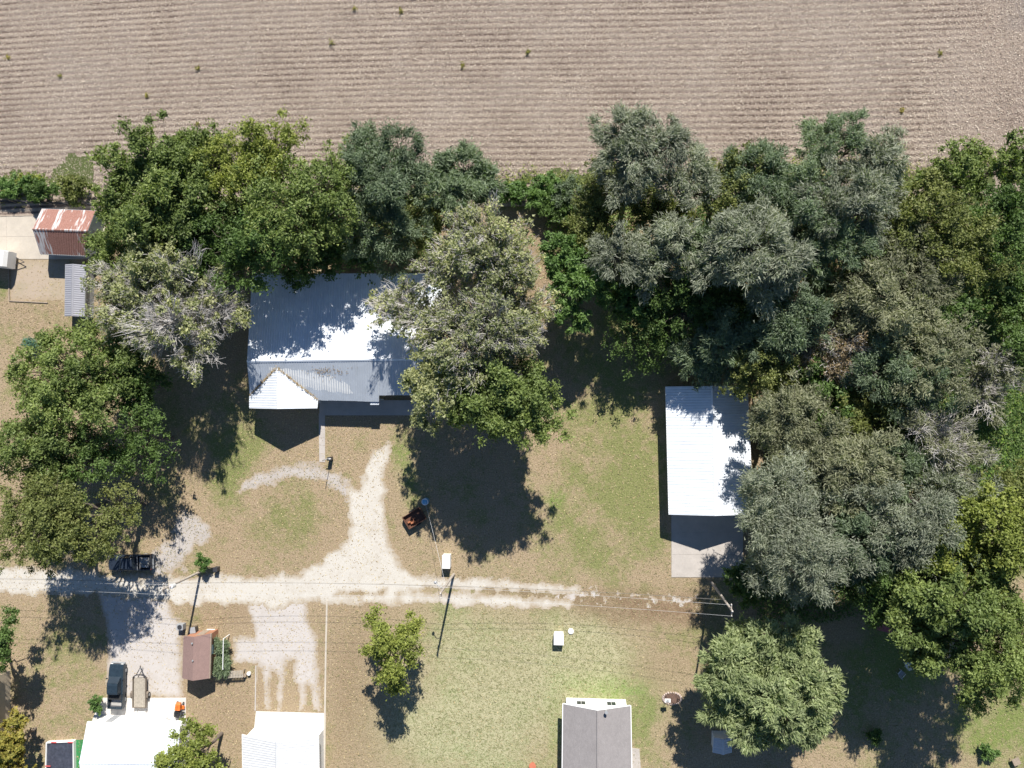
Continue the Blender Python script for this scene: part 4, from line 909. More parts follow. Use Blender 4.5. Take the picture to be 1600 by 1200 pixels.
tri_slope(groof, L(gP+lift), L(gF+lift), L(gL+lift), L(gLb+lift), white_roof, 8)
tri_slope(groof, L(gP+lift), L(gF+lift), L(gR+lift), L(gRb+lift), white_roof, 8)
# walls
def ing(p, dx, dy): return Vector((p.x+dx-cen.x, p.y+dy-cen.y, 0))
q = [ing(A_, .5, -.5), ing(B_, -.5, -.5), ing(eR2, -.5, 2.0), ing(eR1b, .2, 2.0), ing(eR1, -.3, .6+1.6), ing(gRb, -.5, 1.6), ing(gR, -.6, .6), ing(gL, .6, .6)]
b = MB(); b.prism([(p.x, p.y, -0.05) for p in q], [(p.x, p.y, ZE-0.16) for p in q])
b.build('wall', white_wall, house)
b = MB(); e0 = ing(rL, .9, 0); e1 = ing(rR, -.5, 0)   # gable end infill, left and right, front
b.add([(q[0].x, q[0].y, ZE-0.15), (e0.x, e0.y, ZR-0.22), (ing(gLb,.6,0).x, ing(gLb,.6,0).y, ZE-0.15)], [(0,1,2)])
b.add([(q[7].x, q[7].y, ZE-0.15), (q[6].x, q[6].y, ZE-0.15), (L(gF).x, q[6].y, ZR-0.3)], [(0,1,2)])
b.add([(q[1].x, q[1].y, ZE-0.15), (q[2].x, q[2].y, ZE-0.15), (e1.x, e1.y, ZR-0.22)], [(0,1,2)])
b.build('gable_wall', white_wall, house)
opening(house, q[6], q[7], 0.3, 0.5, 0.9, 2.1, 'window'); opening(house, q[6], q[7], 0.6, 0.8, 0.9, 2.1, 'window')
opening(house, q[4], q[5], 0.2, 0.4, 0.9, 2.1, 'window'); opening(house, q[4], q[5], 0.72, 0.86, 0.2, 2.2, 'door', mat=wood)
opening(house, q[7], q[0], 0.3, 0.4, 0.9, 2.1, 'window'); opening(house, q[7], q[0], 0.6, 0.7, 0.9, 2.1, 'window'); opening(house, q[2], q[3], 0.35, 0.6, 0.9, 2.1, 'window')
for t in (0.15, 0.4, 0.65): opening(house, q[0+1], q[0], t, t+0.07, 0.9, 2.1, 'window')
# porch floor and posts
pp = [ing(U(499,640,0.2), 0, 1.2), ing(U(690,640,0.2), 0, 1.2), ing(U(690,649,0.2), 0, 0), ing(U(499,649,0.2), 0, 0)]
b = MB(); b.prism([(p.x, p.y, 0.0) for p in pp], [(p.x, p.y, 0.18) for p in pp]); b.build('porch_floor', concrete, house)
for px in (512, 556, 590):
    p = L(U(px, 626, ZE)); b = MB(); b.box(p.x-.06, p.x+.06, p.y+.1, p.y+.22, 0.18, ZE-0.16); b.build('porch_post', white_paint, house)
v = L(U(585,630,2.9)); b = MB(); b.box(v.x-0.55, v.x+0.55, v.y-0.2, v.y+0.25, 2.75, 2.82); b.build('porch_step_roof', pale_roof, house)
# leaves caught in the two valleys
rngv = np.random.default_rng(8); nn = 520; t = rngv.random(nn); sd2 = rngv.random(nn) < 0.5
Pv = np.array(gP); La = np.array(gLb); Ra = np.array(gRb)
base_ = np.where(sd2[:, None], Pv+(La-Pv)*t[:, None], Pv+(Ra-Pv)*t[:, None])+rngv.normal(0, 1, (nn, 3))*(0.04+0.10*vnoise(t*9, t*0, 3))[:, None]
oo = scatter('valley_leaves', base_[:, 0], base_[:, 1]+0.12, base_[:, 2]+0.16+np.abs(rngv.normal(0, .04, nn)), 0.2, 0.07, LITTER, rngv, 0.3, tint=np.clip(rngv.normal(0.3, 0.2, nn), 0, 1))
tag(oo, 'brown leaves caught in the two valleys of the front gable roof', 'leaf litter', kind='stuff')
nn = 130; xx = rngv.normal(512, 16, nn); yy = 579+rngv.normal(0, 3.2, nn)+(rngv.random(nn) < .3)*rngv.uniform(0, 12, nn)
pts = np.array([U(a, b_, 5.0-(b_-566)/61*2.1+0.16) for a, b_ in zip(xx, yy)])
tag(scatter('roof_leaves', pts[:, 0], pts[:, 1], pts[:, 2], 0.2, 0.05, LITTER, rngv, 0.3, tint=np.full(nn, 0.25)), 'thin drift of brown twigs and leaves on the shaded front slope of the big roof', 'leaf litter', kind='stuff')

# ------------------------------------------------------------------ vehicles
def wheel(root, x, y, r, w_):
    b = MB(); n = 18
    b.tube([(x-w_/2, y, r), (x-w_/2+0.03, y, r), (x+w_/2-0.03, y, r), (x+w_/2, y, r)], [r*0.86, r, r, r*0.86], n); wh = b.build('wheel', rubber, root, smooth=False)
    b = MB(); b.tube([(x-w_/2-0.012, y, r), (x+w_/2+0.012, y, r)], r*0.6, 12); b.build('rim', grey_metal, wh)
def loft(secs):
    """secs: list of (y, [(x,z)...]) left half mirrored; closes ends"""
    b = MB(); V = []; k = None
    for y, pr in secs:
        ring = [(-x, y, z) for x, z in pr]+[(x, y, z) for x, z in reversed(pr)]
        V += ring; k = len(ring)
    Fs = []
    for i in range(len(secs)-1):
        for j in range(k):
            Fs.append((i*k+j, i*k+(j+1) % k, (i+1)*k+(j+1) % k, (i+1)*k+j))
    Fs.append(tuple(range(k))); Fs.append(tuple((len(secs)-1)*k+j for j in range(k))[::-1])
    return b.add(V, Fs)
def pickup(px, py, rz, paint, label, cargo, bed_len=1.75):
    p = U(px, py, 1.0); root = empty('pickup_truck', (p.x, p.y, 0.03), rz, label, 'pickup truck')
    W = 0.98
    def sec(w_, z0, z1, r=0.12): return [(w_*0.96, z0), (w_, z0+0.15), (w_, z1-r), (w_-r*0.5, z1-r*0.3), (w_-r*1.3, z1)]
    # nose + cab lower (front at +y 2.8), bed behind
    b = loft([(2.78, sec(W*0.86, .45, .92)), (2.70, sec(W*0.93, .36, 1.02)), (2.2, sec(W*0.98, .32, 1.10)), (1.45, sec(W, .32, 1.15)), (1.2, sec(W, .32, 1.17)), (-0.95, sec(W, .32, 1.14))])
    b.build('body', paint, root, smooth=False, bevel=0.0)
    def cs(w_, z0, z1): return [(w_+0.12, z0), (w_+0.02, z0+(z1-z0)*.6), (w_-0.03, z1-.06), (w_-0.12, z1)]
    b = loft([(1.28, cs(.78, 1.1, 1.20)), (0.62, cs(.70, 1.1, 1.78)), (0.35, cs(.72, 1.1, 1.85)), (-0.55, cs(.72, 1.1, 1.85)), (-0.80, cs(.72, 1.1, 1.76)), (-0.93, cs(.78, 1.1, 1.18))])
    b.build('cab', paint, root)
    b = MB(); b.add([(-.76,1.27,1.22),(.76,1.27,1.22),(.64,.66,1.79),(-.64,.66,1.79)], [(0,1,2,3)]); b.build('windshield', glass, root)
    b = MB(); b.add([(-.64,-.835,1.76),(.64,-.835,1.76),(.74,-.96,1.22),(-.74,-.96,1.22)], [(0,1,2,3)]); b.build('rear_window', glass, root)
    for s_ in (-1, 1):
        b = MB(); b.add([(s_*.835,1.05,1.24),(s_*.87,-.7,1.24),(s_*.745,-.6,1.72),(s_*.745,.55,1.72)], [(0,1,2,3)]); b.build('side_window', glass, root)
        b = MB(); b.box(s_*1.08-.11, s_*1.08+.11, .95, 1.05, 1.12, 1.30); b.build('mirror', black_paint, root, bevel=0.02)
        b = MB(); b.box(s_*.68-.16, s_*.68+.16, 2.72, 2.80, .72, .90); b.build('headlight', white_paint, root, bevel=0.02)
        b = MB(); b.box(s_*.93-.05, s_*.93+.05, -2.87, -2.81, .75, 1.10); b.build('tail_light', plain('red_lamp', (0.45, 0.02, 0.02), 0.3, 0.1), root)
        b = MB(); b.box(s_*.94-.05, s_*.94+.05, -2.80, -.98, .50, 1.13); b.build('bed_side', paint, root, bevel=0.02)
        wheel(root, s_*.84, 1.85, .39, .26); wheel(root, s_*.84, -1.85, .39, .26)
    b = MB(); b.box(-.89, .89, -2.80, -.98, .50, .58); b.build('bed_floor', plain('bed_floor', (0.10, 0.10, 0.11), 0.7, 0.3), root)
    b = MB(); b.box(-.89, .89, -1.04, -.97, .58, 1.15); b.build('bed_front', paint, root)
    b = MB(); b.box(-.99, .99, -2.87, -2.80, .50, 1.13); b.build('tailgate', paint, root, bevel=0.02)
    b = MB(); b.box(-.95, .95, -3.00, -2.88, .42, .60); b.build('bumper', grey_metal, root, bevel=0.03)
    b = MB(); b.box(-.9, .9, 2.75, 2.92, .40, .62); b.build('bumper', grey_metal, root, bevel=0.03)
    b = MB(); b.box(-.5, .5, 2.74, 2.80, .66, .92); b.build('grille', dark_metal, root)
    cargo(root)
    return root
def cargo_junk(root):
    b = MB(); b.box(-.7, .6, -2.6, -1.3, .6, .98); cg_ = b.build('cargo_pile', plain('grey_rubble', (0.26, 0.26, 0.25), 0.9, 0.6, 5.0, bmp=0.05), root, bevel=0.08)
    b = MB()
    for k in range(10): x, y = random.uniform(-.6,.5), random.uniform(-2.5,-1.4); b.box(x-.1, x+.12, y-.08, y+.1, .97, 1.0+random.random()*.12)
    b.build('scrap', grey_metal, cg_)
    b = MB(); b.tube([(-.93,-1.2,1.2),(.93,-1.2,1.2)], .035, 6); b.build('bed_rail', grey_metal, root)
def cargo_cover(root):
    b = MB(); b.box(-.9, .9, -1.65, -.99, 1.13, 1.17); b.build('bed_cover', rubber, root, bevel=0.01)
    b = MB(); b.box(-.75, .75, -2.62, -1.8, .585, .64); b.build('bed_mat', plain('pale_mat', (0.40, 0.38, 0.35), 0.8, 0.2), root)
pickup(202, 879, R(92), black_paint, 'black pickup with scrap in its open bed, parked on the road under the olive tree', cargo_junk)
pickup(181, 1072, R(-1), charcoal_paint, 'dark blue grey pickup parked on the drive beside the flat trailer', cargo_cover)

def trailer():
    p = U(219, 1080, .5); r = empty('utility_trailer', (p.x, p.y, .03), R(0), 'flat utility trailer with pale plank deck beside the dark pickup', 'trailer')
    for k in range(6):
        x = -.78+k*.26; b = MB(); b.box(x+.006, x+.254, -2.0, 1.75, .52, .56); b.build('deck_plank', deck_wood, r)
    b = MB(); b.box(-.9, -.80, -2.05, 1.8, .42, .75).box(.80, .9, -2.05, 1.8, .42, .75).box(-.80, .80, -2.1, -2.02, .42, .60); b.build('frame', plain('trailer_frame', (.16, .13, .10), .7, .3), r)
    b = MB(); b.tube([(-.85,1.8,.75),(-.55,2.1,.75),(0,2.2,.75),(.55,2.1,.75),(.85,1.8,.75)], .06, 6).tube([(-.85,1.8,.5),(-.5,2.1,.5),(.5,2.1,.5),(.85,1.8,.5)], .05, 6); b.build('front_rail', dark_metal, r)
    b = MB(); b.tube([(-.55,2.05,.5),(0,3.0,.5)], .05, 6).tube([(.55,2.05,.5),(0,3.0,.5)], .05, 6).tube([(0,3,.5),(0,3.25,.5)], .06, 6); b.build('hitch', dark_metal, r)
    b = MB(); b.tube([(.1,2.9,.1),(.1,2.9,.85)], .04, 8).tube([(.1,2.9,.85),(.25,2.95,.85)], .02, 6); b.build('jack', grey_metal, r)
    for s_ in (-1, 1):
        wheel(r, s_*1.06, -.45, .33, .2)
        b = MB(); b.add([(s_*.92,-.95,.5),(s_*1.2,-.95,.5),(s_*1.2,-.7,.72),(s_*.92,-.7,.72),(s_*1.2,-.2,.72),(s_*.92,-.2,.72),(s_*1.2,.05,.5),(s_*.92,.05,.5)], [(0,1,2,3),(3,2,4,5),(5,4,6,7)]); b.build('mudguard', plain('trailer_frame', (.16, .13, .10)), r)
        b = MB(); b.tube([(s_*.6,-2.1,.5),(s_*.6,-2.9,.05)], .04, 6); b.build('ramp_rail', grey_metal, r)
trailer()
def mower():
    p = U(279, 1108, .6); r = empty('riding_mower', (p.x, p.y, .05), R(-4), 'orange riding mower on the pale apron by the white roof', 'lawn mower')
    b = loft([(.85, [(.22,.45),(.26,.75)]), (.7, [(.28,.4),(.32,.86)]), (.1, [(.30,.4),(.34,.92)]), (.0, [(.30,.4),(.32,.95)])]); b.build('hood', orange_paint, r, bevel=.03)
    b = MB(); b.box(-.48,.48,-.9,-.1,.42,.52).box(-.5,-.3,-.95,-.35,.5,.72).box(.3,.5,-.95,-.35,.5,.72); b.build('chassis', dark_metal, r, bevel=.02)
    b = MB(); b.box(-.25,.25,-.75,-.35,.6,.70).box(-.25,.25,-.85,-.73,.7,1.05); b.build('seat', rubber, r, bevel=.04)
    b = MB(); b.box(-.6,.6,-.1,.35,.15,.28); b.build('cutting_deck', orange_paint, r, bevel=.04)
    b = MB(); n = 14; pts = [(.17*math.cos(2*math.pi*k/n), -.12+.1*math.sin(2*math.pi*k/n), 1.02+.1*math.sin(2*math.pi*k/n)) for k in range(n+1)]; b.tube(pts, .018, 5).tube([(0,.05,.85),(0,-.12,1.02)], .02, 6); b.build('steering_wheel', rubber, r)
    b = MB(); b.tube([(0,.5,.9),(0,.5,1.35)], .02, 6); b.build('exhaust', dark_metal, r)
    wheel(r, -.52, -.65, .27, .22); wheel(r, .52, -.65, .27, .22); wheel(r, -.4, .62, .19, .14); wheel(r, .4, .62, .19, .14)
mower()

# ------------------------------------------------------------------ utility poles and wires
poles = [(314, 893, 9.3, 'tall wooden utility pole rising from the round green bush by the road fork'),
         (709, 897, 9.2, 'tall wooden utility pole by the white chest on the lawn edge'),
         (1112, 910, 10.6, 'tall wooden utility pole at the corner of the garage pad')]
tops = []
for i, (px, py, h, lab) in enumerate(poles):
    p = U(px, py); r = empty('utility_pole', (p.x, p.y, 0), 0, lab, 'utility pole', 'utility poles along the gravel road')
    ln = Vector((0.15, -0.5, 0)) if i == 2 else Vector((-0.1*i, 0, 0))
    b = MB(); b.tube([(0,0,-.2), ln*.5+Vector((0,0,h*.5)), ln+Vector((0,0,h))], [.17,.14,.11], 10); b.build('pole', pole_wood, r)
    b = MB(); t = ln+Vector((0,0,h-.5)); b.box(t.x-.05, t.x+.05, t.y-.7, t.y+.7, t.z-.06, t.z+.06); b.build('crossarm', pole_wood, r)
    for dy in (-.6, 0, .6):
        b = MB(); z0 = t.z+.06 if dy else h; b.tube([(t.x, t.y+dy, z0),(t.x, t.y+dy, z0+.16)], [.05,.03], 8); b.build('insulator', white_paint, r)
    if i == 0:
        b = MB(); b.tube([(.32,0,h-2.3),(.32,0,h-2.25),(.32,0,h-1.5),(.32,0,h-1.45)], [.2,.26,.26,.2], 14); tt = b.build('transformer', plain('transformer_grey', (.55,.56,.56), .4, .08), r)
        b = MB(); b.tube([(.32,0.05,h-1.45),(.32,0.05,h-1.2)], .04, 6); b.build('bushing', brick_mat, tt)
    if i == 1:
        b = MB(); b.tube([(0,0,7.2),(-.5,.35,7.6),(-.9,.7,7.5)], .04, 6); a2 = b.build('lamp_arm', grey_metal, r)
        b = MB(); b.tube([(-.9,.7,7.55),(-1.0,.78,7.45),(-1.0,.78,7.3)], [.12,.2,.12], 10); b.build('lamp_head', grey_metal, a2)
    base = Vector((p.x, p.y, 0))+ln
    tops.append([base+Vector((0,.6,h-.3)), base+Vector((0,-.6,h-.3)), base+Vector((0,.12,6.4)), base+Vector((0,-.12,5.6))])
def wirerun(A, B, sag, r=0.012):
    n = 14; return [A.lerp(B, k/n)-Vector((0,0,sag*4*(k/n)*(1-k/n))) for k in range(n+1)]
cable = plain('cable', (0.16, 0.15, 0.14), 0.5, 0.1, bmp=0)
cable_bright = plain('cable_bright', (0.5, 0.5, 0.5), 0.4, 0.1, bmp=0)
WL = ['upper bright power line on the field side of the poles', 'upper bright power line on the lawn side of the poles', 'lower dark cable strung between the poles', 'lowest dark cable strung between the poles']
for k in range(4):
    pts = []
    start = U(-220, 885).xy
    A0 = Vector((start.x, start.y, tops[0][k].z)); 
    chain = [A0]+[t[k] for t in tops]
    for a, c_ in zip(chain[:-1], chain[1:]): pts += wirerun(a, c_, 0.45+0.1*k)[(0 if not pts else 1):]
    b = MB(); b.tube(pts, 0.011 if k < 2 else 0.012, 5)
    tag(b.build('power_line', cable_bright if k < 2 else cable), WL[k], 'cable', 'cables between the utility poles')
pa = tops[1][3]; b = MB(); b.tube(wirerun(pa, U(664, 784, 1.2), .3), .014, 5); tag(b.build('service_wire', cable_bright), 'thin pale wire from the middle pole toward the blue topped barrel', 'cable')
b = MB(); b.tube([U(222,815,0), U(200,778,3.2)], .025, 5); tag(b.build('guy_wire', cable_bright), 'short pale stay wire standing in the shade above the black pickup', 'cable')

# ------------------------------------------------------------------ small things
def box_thing(name, px, py, w_, d, h, mat, label, cat, rz=0, lid=None, lidmat=None):
    p = U(px, py, h); r = empty(name, (p.x, p.y, 0.02), rz, label, cat)
    b = MB(); b.box(-w_/2, w_/2, -d/2, d/2, 0, h-.06); b.build('body', mat, r, bevel=.03)
    b = MB(); b.box(-w_/2-.03, w_/2+.03, -d/2-.03, d/2+.03, h-.057, h); l = b.build('lid', lidmat or mat, r, bevel=.015)
    b = MB(); b.box(-.12, .12, -d/2-.07, -d/2-.032, h-.12, h-.08); b.build('handle', grey_metal, l)
    return r
box_thing('well_house', 873, 999, 1.15, 1.35, 1.0, white_wall, 'small white box shelter with flat lid on the lawn', 'well house', lidmat=white_paint)
box_thing('chest_freezer', 697, 878, .95, 1.6, 1.2, white_wall, 'white lidded chest standing by the middle utility pole', 'chest', lidmat=white_paint)
box_thing('equipment_box', 336, 890, .5, .5, .9, dark_metal, 'small dark cabinet right of the round green bush', 'cabinet')
b = MB(); p = U(892, 986); b.tube([(p.x, p.y, 0), (p.x, p.y, .12), (p.x, p.y, .15)], [.36, .36, .30], 20); tag(b.build('well_cover', white_paint), 'round white lid in the grass beside the white box shelter', 'cover')
# barrel with blue top
p = U(664, 784, .9); r = empty('water_barrel', (p.x, p.y, 0), 0, 'barrel with bright pale blue top in tree shade', 'barrel')
b = MB(); b.tube([(0,0,0),(0,0,.3),(0,0,.6),(0,0,.95)], [.40,.44,.44,.40], 16); b.build('body', blue_plastic, r)
b = MB(); b.tube([(0,0,.95),(0,0,1.0)], [.44,.42], 16); b.build('rim', white_paint, r); b = MB(); b.box(-.3,.3,-.25,.25,1.001,1.08); b.build('cover', blue_plastic, r, bevel=.03)
# open brown dump cart
p = U(648, 809, .5); r = empty('dump_cart', (p.x, p.y, 0), R(32), 'dark brown open cart holding orange scrap between the barrel and the drive', 'cart')
tubm = plain('rusty_brown', (.11, .05, .03), .8, .5)
b = MB(); b.box(-1.2, 1.2, -.8, .8, .38, .44); b.build('floor', tubm, r)
for (x0, x1, y0, y1) in ((-1.2,1.2,.8,.86),(-1.2,1.2,-.86,-.8),(1.2,1.26,-.86,.86),(-1.26,-1.2,-.86,.86)):
    b = MB(); b.box(x0, x1, y0, y1, .38, .95); b.build('side_panel', tubm, r)
b = MB()
random.seed(2)
for k in range(5):
    x, y = random.uniform(-.9,-.1), random.uniform(-.6,.0); b.box(x-.18, x+.2, y-.1, y+.12, .44, .55+random.random()*.3)
b.build('scrap', plain('rusty_orange', (.34,.13,.06), .8, .5), r, bevel=.03)
wheel(r, -.98, -1.0, .3, .16) if False else None
for s_ in (-1, 1): wheel(r, 0, 0, .01, .01) if False else None
b = MB(); b.tube([(1.26,0,.42),(2.1,0,.3)], .04, 6); b.build('drawbar', dark_metal, r)
for s_ in (-1, 1):
    b = MB(); b.tube([(0,s_*.95-.08,.33),(0,s_*.95+.08,.33)], .33, 16); wh = b.build('wheel', rubber, r); b = MB(); b.tube([(0,s_*.95-.09,.33),(0,s_*.95+.09,.33)], .17, 10); b.build('rim', grey_metal, wh)
# yard pole rising from a dark box
p = U(518, 716); r = empty('yard_post', (p.x, p.y, 0), R(8), 'thin dark pole rising from a black box beside the front walk', 'post')
b = MB(); b.box(-.22,.22,-.22,.22,0,1.15); b.build('base_box', dark_metal, r, bevel=.03)
b = MB(); b.tube([(0,0,1.15),(0,0,3.5)], .04, 8); b.build('pole', dark_metal, r); b = MB(); b.box(-.45,.3,-.05,.05,1.151,1.22); b.build('bracket', white_paint, r)
# covered pool with turf strip
P4 = [U(72,1160,.5), U(115,1158,.5), U(116,1245,.5), U(70,1245,.5)]; cn = sum(P4, Vector())/4; r = empty('covered_pool', (cn.x, cn.y, 0), 0, 'rectangular pool with dark crumpled cover beside the white roofed house', 'pool')
Q4 = [p-Vector((cn.x, cn.y, 0)) for p in P4]
inner = inset(Q4, .11)
for i in range(4):
    a, c_, ci, ai = Q4[i], Q4[(i+1) % 4], inner[(i+1) % 4], inner[i]
    b = MB(); b.prism([(v_.x, v_.y, 0) for v_ in (a, c_, ci, ai)], [(v_.x, v_.y, .55) for v_ in (a, c_, ci, ai)]); b.build('rim_board', white_paint, r)
nx_, ny_ = 22, 40; rngp = np.random.default_rng(5); u, v_ = np.meshgrid(np.linspace(0,1,nx_), np.linspace(0,1,ny_)); I4 = [np.array(q_) for q_ in inner]
Pp = I4[0]*((1-u)*(1-v_))[..., None]+I4[1]*(u*(1-v_))[..., None]+I4[2]*(u*v_)[..., None]+I4[3]*((1-u)*v_)[..., None]
Pp[..., 2] = .42+.12*fbm(Pp[..., 0]*2.2, Pp[..., 1]*2.2, 4); II = np.arange(nx_*ny_).reshape(ny_, nx_)
link('cover', npmesh('cover', Pp.reshape(-1,3), np.stack([II[:-1,:-1],II[:-1,1:],II[1:,1:],II[1:,:-1]],-1).reshape(-1,4)), plain('pool_cover', (.055,.06,.08), .35, .5, 3.0, bmp=.03), r)
for (px, py) in ((84,1160),(110,1160),(75,1197)):
    p = U(px, py, .57)-Vector((cn.x, cn.y, 0)); b = MB(); b.box(p.x-.35, p.x+.35, p.y-.07, p.y+.07, .552, .60); b.build('strap', plain('red_strap', (.55,.10,.10), .6, .1), r)
b = MB(); pts = [U(118,1156), U(135,1156), U(135,1250), U(118,1250)]; b.prism([(*q_.xy, 0) for q_ in pts], [(*q_.xy, .025) for q_ in pts]); tag(b.build('artificial_turf', plain('artificial_turf', (.03,.20,.06), .9, .2, 6.0, bmp=.02)), kind='structure')
# oval flower bed with stones, sign post
p = U(1050, 1091); rb = empty('flower_bed', (p.x, p.y, 0), 0, 'small oval bed edged with stones on the lawn beside the feathery tree', 'flower bed')
b = MB(); n = 20; b.prism([(1.0*math.cos(2*math.pi*k/n), .62*math.sin(2*math.pi*k/n), 0) for k in range(n)], [(1.0*math.cos(2*math.pi*k/n), .62*math.sin(2*math.pi*k/n), .08) for k in range(n)]); b.build('mulch', plain('mulch', (.13,.08,.06), .95, .5, 6.0, bmp=.03), rb)
for k in range(22):
    a = 2*math.pi*k/22; x, y = 1.1*math.cos(a), .72*math.sin(a); b = MB(); s_ = random.uniform(.10,.15)
    b.add([(x+s_*random.uniform(.8,1.2)*dx, y+s_*random.uniform(.8,1.2)*dy, z) for dx, dy, z in ((-1,-.8,0),(1,-.8,0),(1,.8,0),(-1,.8,0),(-.7,-.5,.16),(.7,-.5,.16),(.7,.5,.16),(-.7,.5,.16))], [(0,3,2,1),(4,5,6,7),(0,1,5,4),(1,2,6,5),(2,3,7,6),(3,0,4,7)]); b.build('stone', plain('stone', (.42,.34,.30), .9, .3), rb)
p = U(1043, 1094, 1.4); r = empty('bird_feeder', (p.x, p.y, 0), 0, 'white topped bird feeder on a pole in the oval stone bed', 'bird feeder')
b = MB(); b.tube([(0,0,0.05),(0,0,1.5)], .03, 6); b.build('post', dark_metal, r); b = MB(); b.box(-.35,.35,-.22,.22,1.5,1.56); b.build('tray', white_paint, r); b = MB(); b.box(-.12,.12,-.12,.12,1.56,1.8); b.build('hopper', grey_metal, r)
# pallet bench by the brown shed
p = U(367, 1053, .7); r = empty('pallet_table', (p.x, p.y, 0), R(4), 'weathered slatted pallet table beside the brown roofed shed', 'table')
for k in range(11):
    x = -1.05+k*.2; b = MB(); b.box(x, x+.14, -.45, .45, .80, .84); b.build('slat', deck_wood, r)
b = MB(); b.box(-1.1,1.2,-.4,-.3,.7,.797).box(-1.1,1.2,.3,.4,.7,.797); b.build('frame', wood, r)
for (x, y) in ((-1,-.35),(1.05,-.35),(-1,.35),(1.05,.35)):
    b = MB(); b.box(x-.05,x+.05,y-.05,y+.05,0,.697); b.build('leg', wood, r)
for (px, py, c_, lab) in ((389,1052,white_paint,'white pot right of the pallet table, further one'), (382,1055,wood,'brown pot right of the pallet table, nearer one')):
    p = U(px, py, .3); b = MB(); b.tube([(p.x,p.y,0),(p.x,p.y,.38),(p.x,p.y,.42)], [.16,.24,.26], 14); tag(b.build('flower_pot', c_), lab, 'flower pot')
# white pipe between two bushes, bin, panels, and stones by brown shed
b = MB(); b.tube([U(349,998,1.7), U(348,1046,1.7)], .05, 8).tube([U(349,998,1.7), (U(349,998,1.7).x, U(349,998,1.7).y, 0)], .05, 8).tube([U(348,1046,1.7), (U(348,1046,1.7).x, U(348,1046,1.7).y, 0)], .05, 8)
tag(b.build('pipe_rail', white_paint), 'slim white rail above the two blue green bushes beside the brown shed', 'rail')
p = U(301, 985, 1.0); r = empty('trash_bin', (p.x, p.y, 0), R(10), 'dark bin against the end wall of the brown shed', 'bin')
b = MB(); b.prism([(-.26,-.26,.05),(.26,-.26,.05),(.26,.26,.05),(-.26,.26,.05)], [(-.34,-.34,1.0),(.34,-.34,1.0),(.34,.34,1.0),(-.34,.34,1.0)]); b.build('body', dark_metal, r, bevel=.03); b = MB(); b.box(-.37,.37,-.37,.40,1.003,1.07); b.build('lid', grey_metal, r, bevel=.03)
p = U(281, 980, .8); r = empty('air_conditioner', (p.x, p.y, 0), 0, 'grey metal air conditioner unit left of the dark bin', 'air conditioner')
b = MB(); b.box(-.42,.42,-.38,.38,.05,.85); b.build('casing', grey_metal, r, bevel=.03); b = MB(); b.tube([(0,0,.852),(0,0,.875)], .3, 16); b.build('fan_grille', dark_metal, r)
b = MB(); p = U(331, 985); b.box(p.x-.6, p.x+.5, p.y-.18, p.y+.2, 0, .22); tag(b.build('stone_slab', concrete_pale, bevel=.05), 'pale stone block lying at the top right corner of the brown shed', 'stone')
# grey cart with round tank on the apron
p = U(268, 1131, .9); r = empty('sprayer_cart', (p.x, p.y, .05), R(-5), 'grey framed cart with round tank beside the orange mower', 'cart')
b = MB(); b.box(-.9,.5,-.6,.6,.4,.48); b.build('platform', concrete_pale, r); b = MB(); b.tube([(-.9,-.6,.5),(-.9,.6,.5),(-.7,.75,.9),(.5,.75,.9),(.6,-.6,.5),(-.9,-.6,.5)], .05, 6); b.build('frame', grey_metal, r)
b = MB(); b.tube([(.75,0,.4),(.75,0,.5),(.75,0,.95),(.75,0,1.0)], [.28,.34,.34,.2], 16); b.build('tank', grey_metal, r)
for s_ in (-1,1): wheel(r, s_*.3-.2, -.75, .22, .12)
# camper cut by the left border
p = U(-18, 402, 2); r = empty('camper_trailer', (p.x, p.y, 0.02), R(-96), 'white camper cut off by the left border beside the concrete pad', 'trailer')
b = loft([(2.6, [(1.0,.5),(1.05,1.2),(1.0,1.9)]), (2.3, [(1.1,.45),(1.12,1.5),(1.05,2.4)]), (-2.4, [(1.1,.45),(1.12,1.5),(1.05,2.4)]), (-2.6, [(1.05,.6),(1.08,1.5),(1.0,2.2)])]); b.build('body', white_wall, r, bevel=.04)
b = MB(); b.box(-.3,.3,-.3,.3,2.41,2.62); b.build('roof_hatch', grey_metal, r, bevel=.03); b = MB(); b.tube([(-.5,2.6,.5),(0,3.8,.5)], .05, 6).tube([(.5,2.6,.5),(0,3.8,.5)], .05, 6); b.build('hitch', dark_metal, r)
wheel(r, -.98, -.3, .35, .2); wheel(r, .98, -.3, .35, .2)
# low wire fence between hedgerow and yard
r = empty('wire_fence', (U(70,319).x, U(70,319).y, 0), 0, 'low dark fence between the hedgerow and the concrete pad', 'fence'); o0 = U(70,319)
fp = [U(-30,315), U(40,317), U(80,319), U(165,322)]
b = MB()
for a, c_ in zip(fp[:-1], fp[1:]):
    a2, c2 = a-o0, c_-o0; t = (c2-a2).normalized(); nn_ = Vector((-t.y, t.x, 0))*.015
    for z in np.arange(.1, 1.3, .15): b.prism([a2-nn_+Vector((0,0,z)), c2-nn_+Vector((0,0,z)), c2+nn_+Vector((0,0,z)), a2+nn_+Vector((0,0,z))], [a2-nn_+Vector((0,0,z+.05)), c2-nn_+Vector((0,0,z+.05)), c2+nn_+Vector((0,0,z+.05)), a2+nn_+Vector((0,0,z+.05))])
b.build('wire_mesh', dark_metal, r)
for px in range(-30, 170, 28):
    p = U(px, 315+(px+30)*.036)-o0; b = MB(); b.tube([(p.x,p.y,0),(p.x,p.y,1.4)], .05, 6); b.build('fence_post', wood, r)
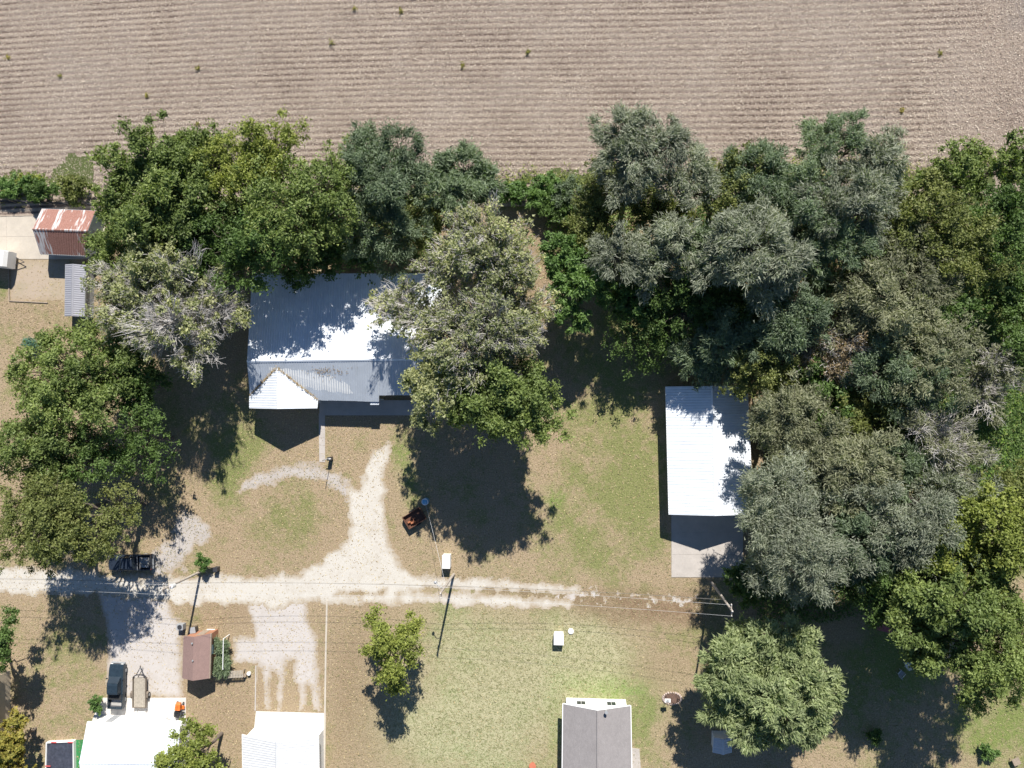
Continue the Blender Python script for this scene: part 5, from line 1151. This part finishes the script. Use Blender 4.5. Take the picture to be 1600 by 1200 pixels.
# shaded garden things lower right
def lawn_chair(px, py, rz, mat, label):
    p = U(px, py, .4); r = empty('garden_chair', (p.x, p.y, 0), rz, label, 'chair', 'garden chairs in the shade')
    b = MB(); b.box(-.3,.3,-.3,.3,.40,.45); b.build('seat', mat, r, bevel=.02); b = MB(); b.prism([(-.3,-.32,.45),(.3,-.32,.45),(.3,-.26,.45),(-.3,-.26,.45)], [(-.3,-.5,1.0),(.3,-.5,1.0),(.3,-.44,1.0),(-.3,-.44,1.0)]); b.build('backrest', mat, r)
    for (x, y) in ((-.28,-.28),(.28,-.28),(-.28,.28),(.28,.28)): b = MB(); b.box(x-.025,x+.025,y-.025,y+.025,0,.4); b.build('leg', white_paint, r)
    for s_ in (-1,1): b = MB(); b.box(s_*.32-.03,s_*.32+.03,-.3,.3,.62,.66); b.build('armrest', white_paint, r)
lawn_chair(1418, 1038, R(20), white_paint, 'white garden chair in deep shade, upper one of the group')
lawn_chair(1408, 1052, R(-40), grey_metal, 'grey garden chair in deep shade, lower left of the group')
lawn_chair(1508, 1094, R(70), grey_metal, 'grey garden chair in deep shade under the big green tree edge')
p = U(1380, 976, 1.2); r = empty('swing_seat', (p.x, p.y, 0), R(-12), 'garden swing with faded red canopy in the shade of the lower woods', 'swing')
canm = plain('faded_red', (.30,.09,.10), .8, .4, 3.0)
b = MB(); b.prism([(-.9,-.7,1.55),(.9,-.7,1.55),(.9,.7,1.75),(-.9,.7,1.75)], [(-.9,-.7,1.6),(.9,-.7,1.6),(.9,.7,1.8),(-.9,.7,1.8)]); b.build('canopy', canm, r)
b = MB(); b.box(-.75,.75,-.25,.3,.45,.55).box(-.75,.75,.3,.38,.5,1.0); b.build('bench', wood, r)
for s_ in (-1,1): b = MB(); b.tube([(s_*.88,-.7,0),(s_*.88,0,1.6),(s_*.88,.7,0)], .03, 6); b.build('frame', white_paint, r)
p = U(1440, 1006, .4); b = MB(); n=28; b.tube([(p.x+1.1*math.cos(2*math.pi*k/n), p.y+1.1*math.sin(2*math.pi*k/n), .45) for k in range(n+1)], .12, 6); 
r = empty('paddling_pool', (0,0,0), 0, 'pale round paddling pool partly under the mid green tree', 'pool'); b.build('rim', white_paint, r); b = MB(); b.tube([(p.x,p.y,0),(p.x,p.y,.38)], 1.08, 28); b.build('basin', pale_roof, r)
b = MB(); p = U(832, 1197, .4); b.tube([(p.x,p.y,0),(p.x,p.y,.4),(p.x,p.y,.45)], [.3,.42,.44], 16); tag(b.build('clay_planter', plain('terracotta', (.50,.16,.09), .8, .15)), 'orange clay planter at the bottom border left of the grey house', 'planter')
p = U(1588, 1190, .5); r = empty('side_table', (p.x, p.y, 0), R(25), 'small brown square table on the lawn in the lower right corner', 'table')
b = MB(); b.box(-.42,.42,-.42,.42,.5,.56); b.build('top', wood, r, bevel=.01)
for (x, y) in ((-.35,-.35),(.35,-.35),(-.35,.35),(.35,.35)): b = MB(); b.box(x-.03,x+.03,y-.03,y+.03,0,.498); b.build('leg', wood, r)
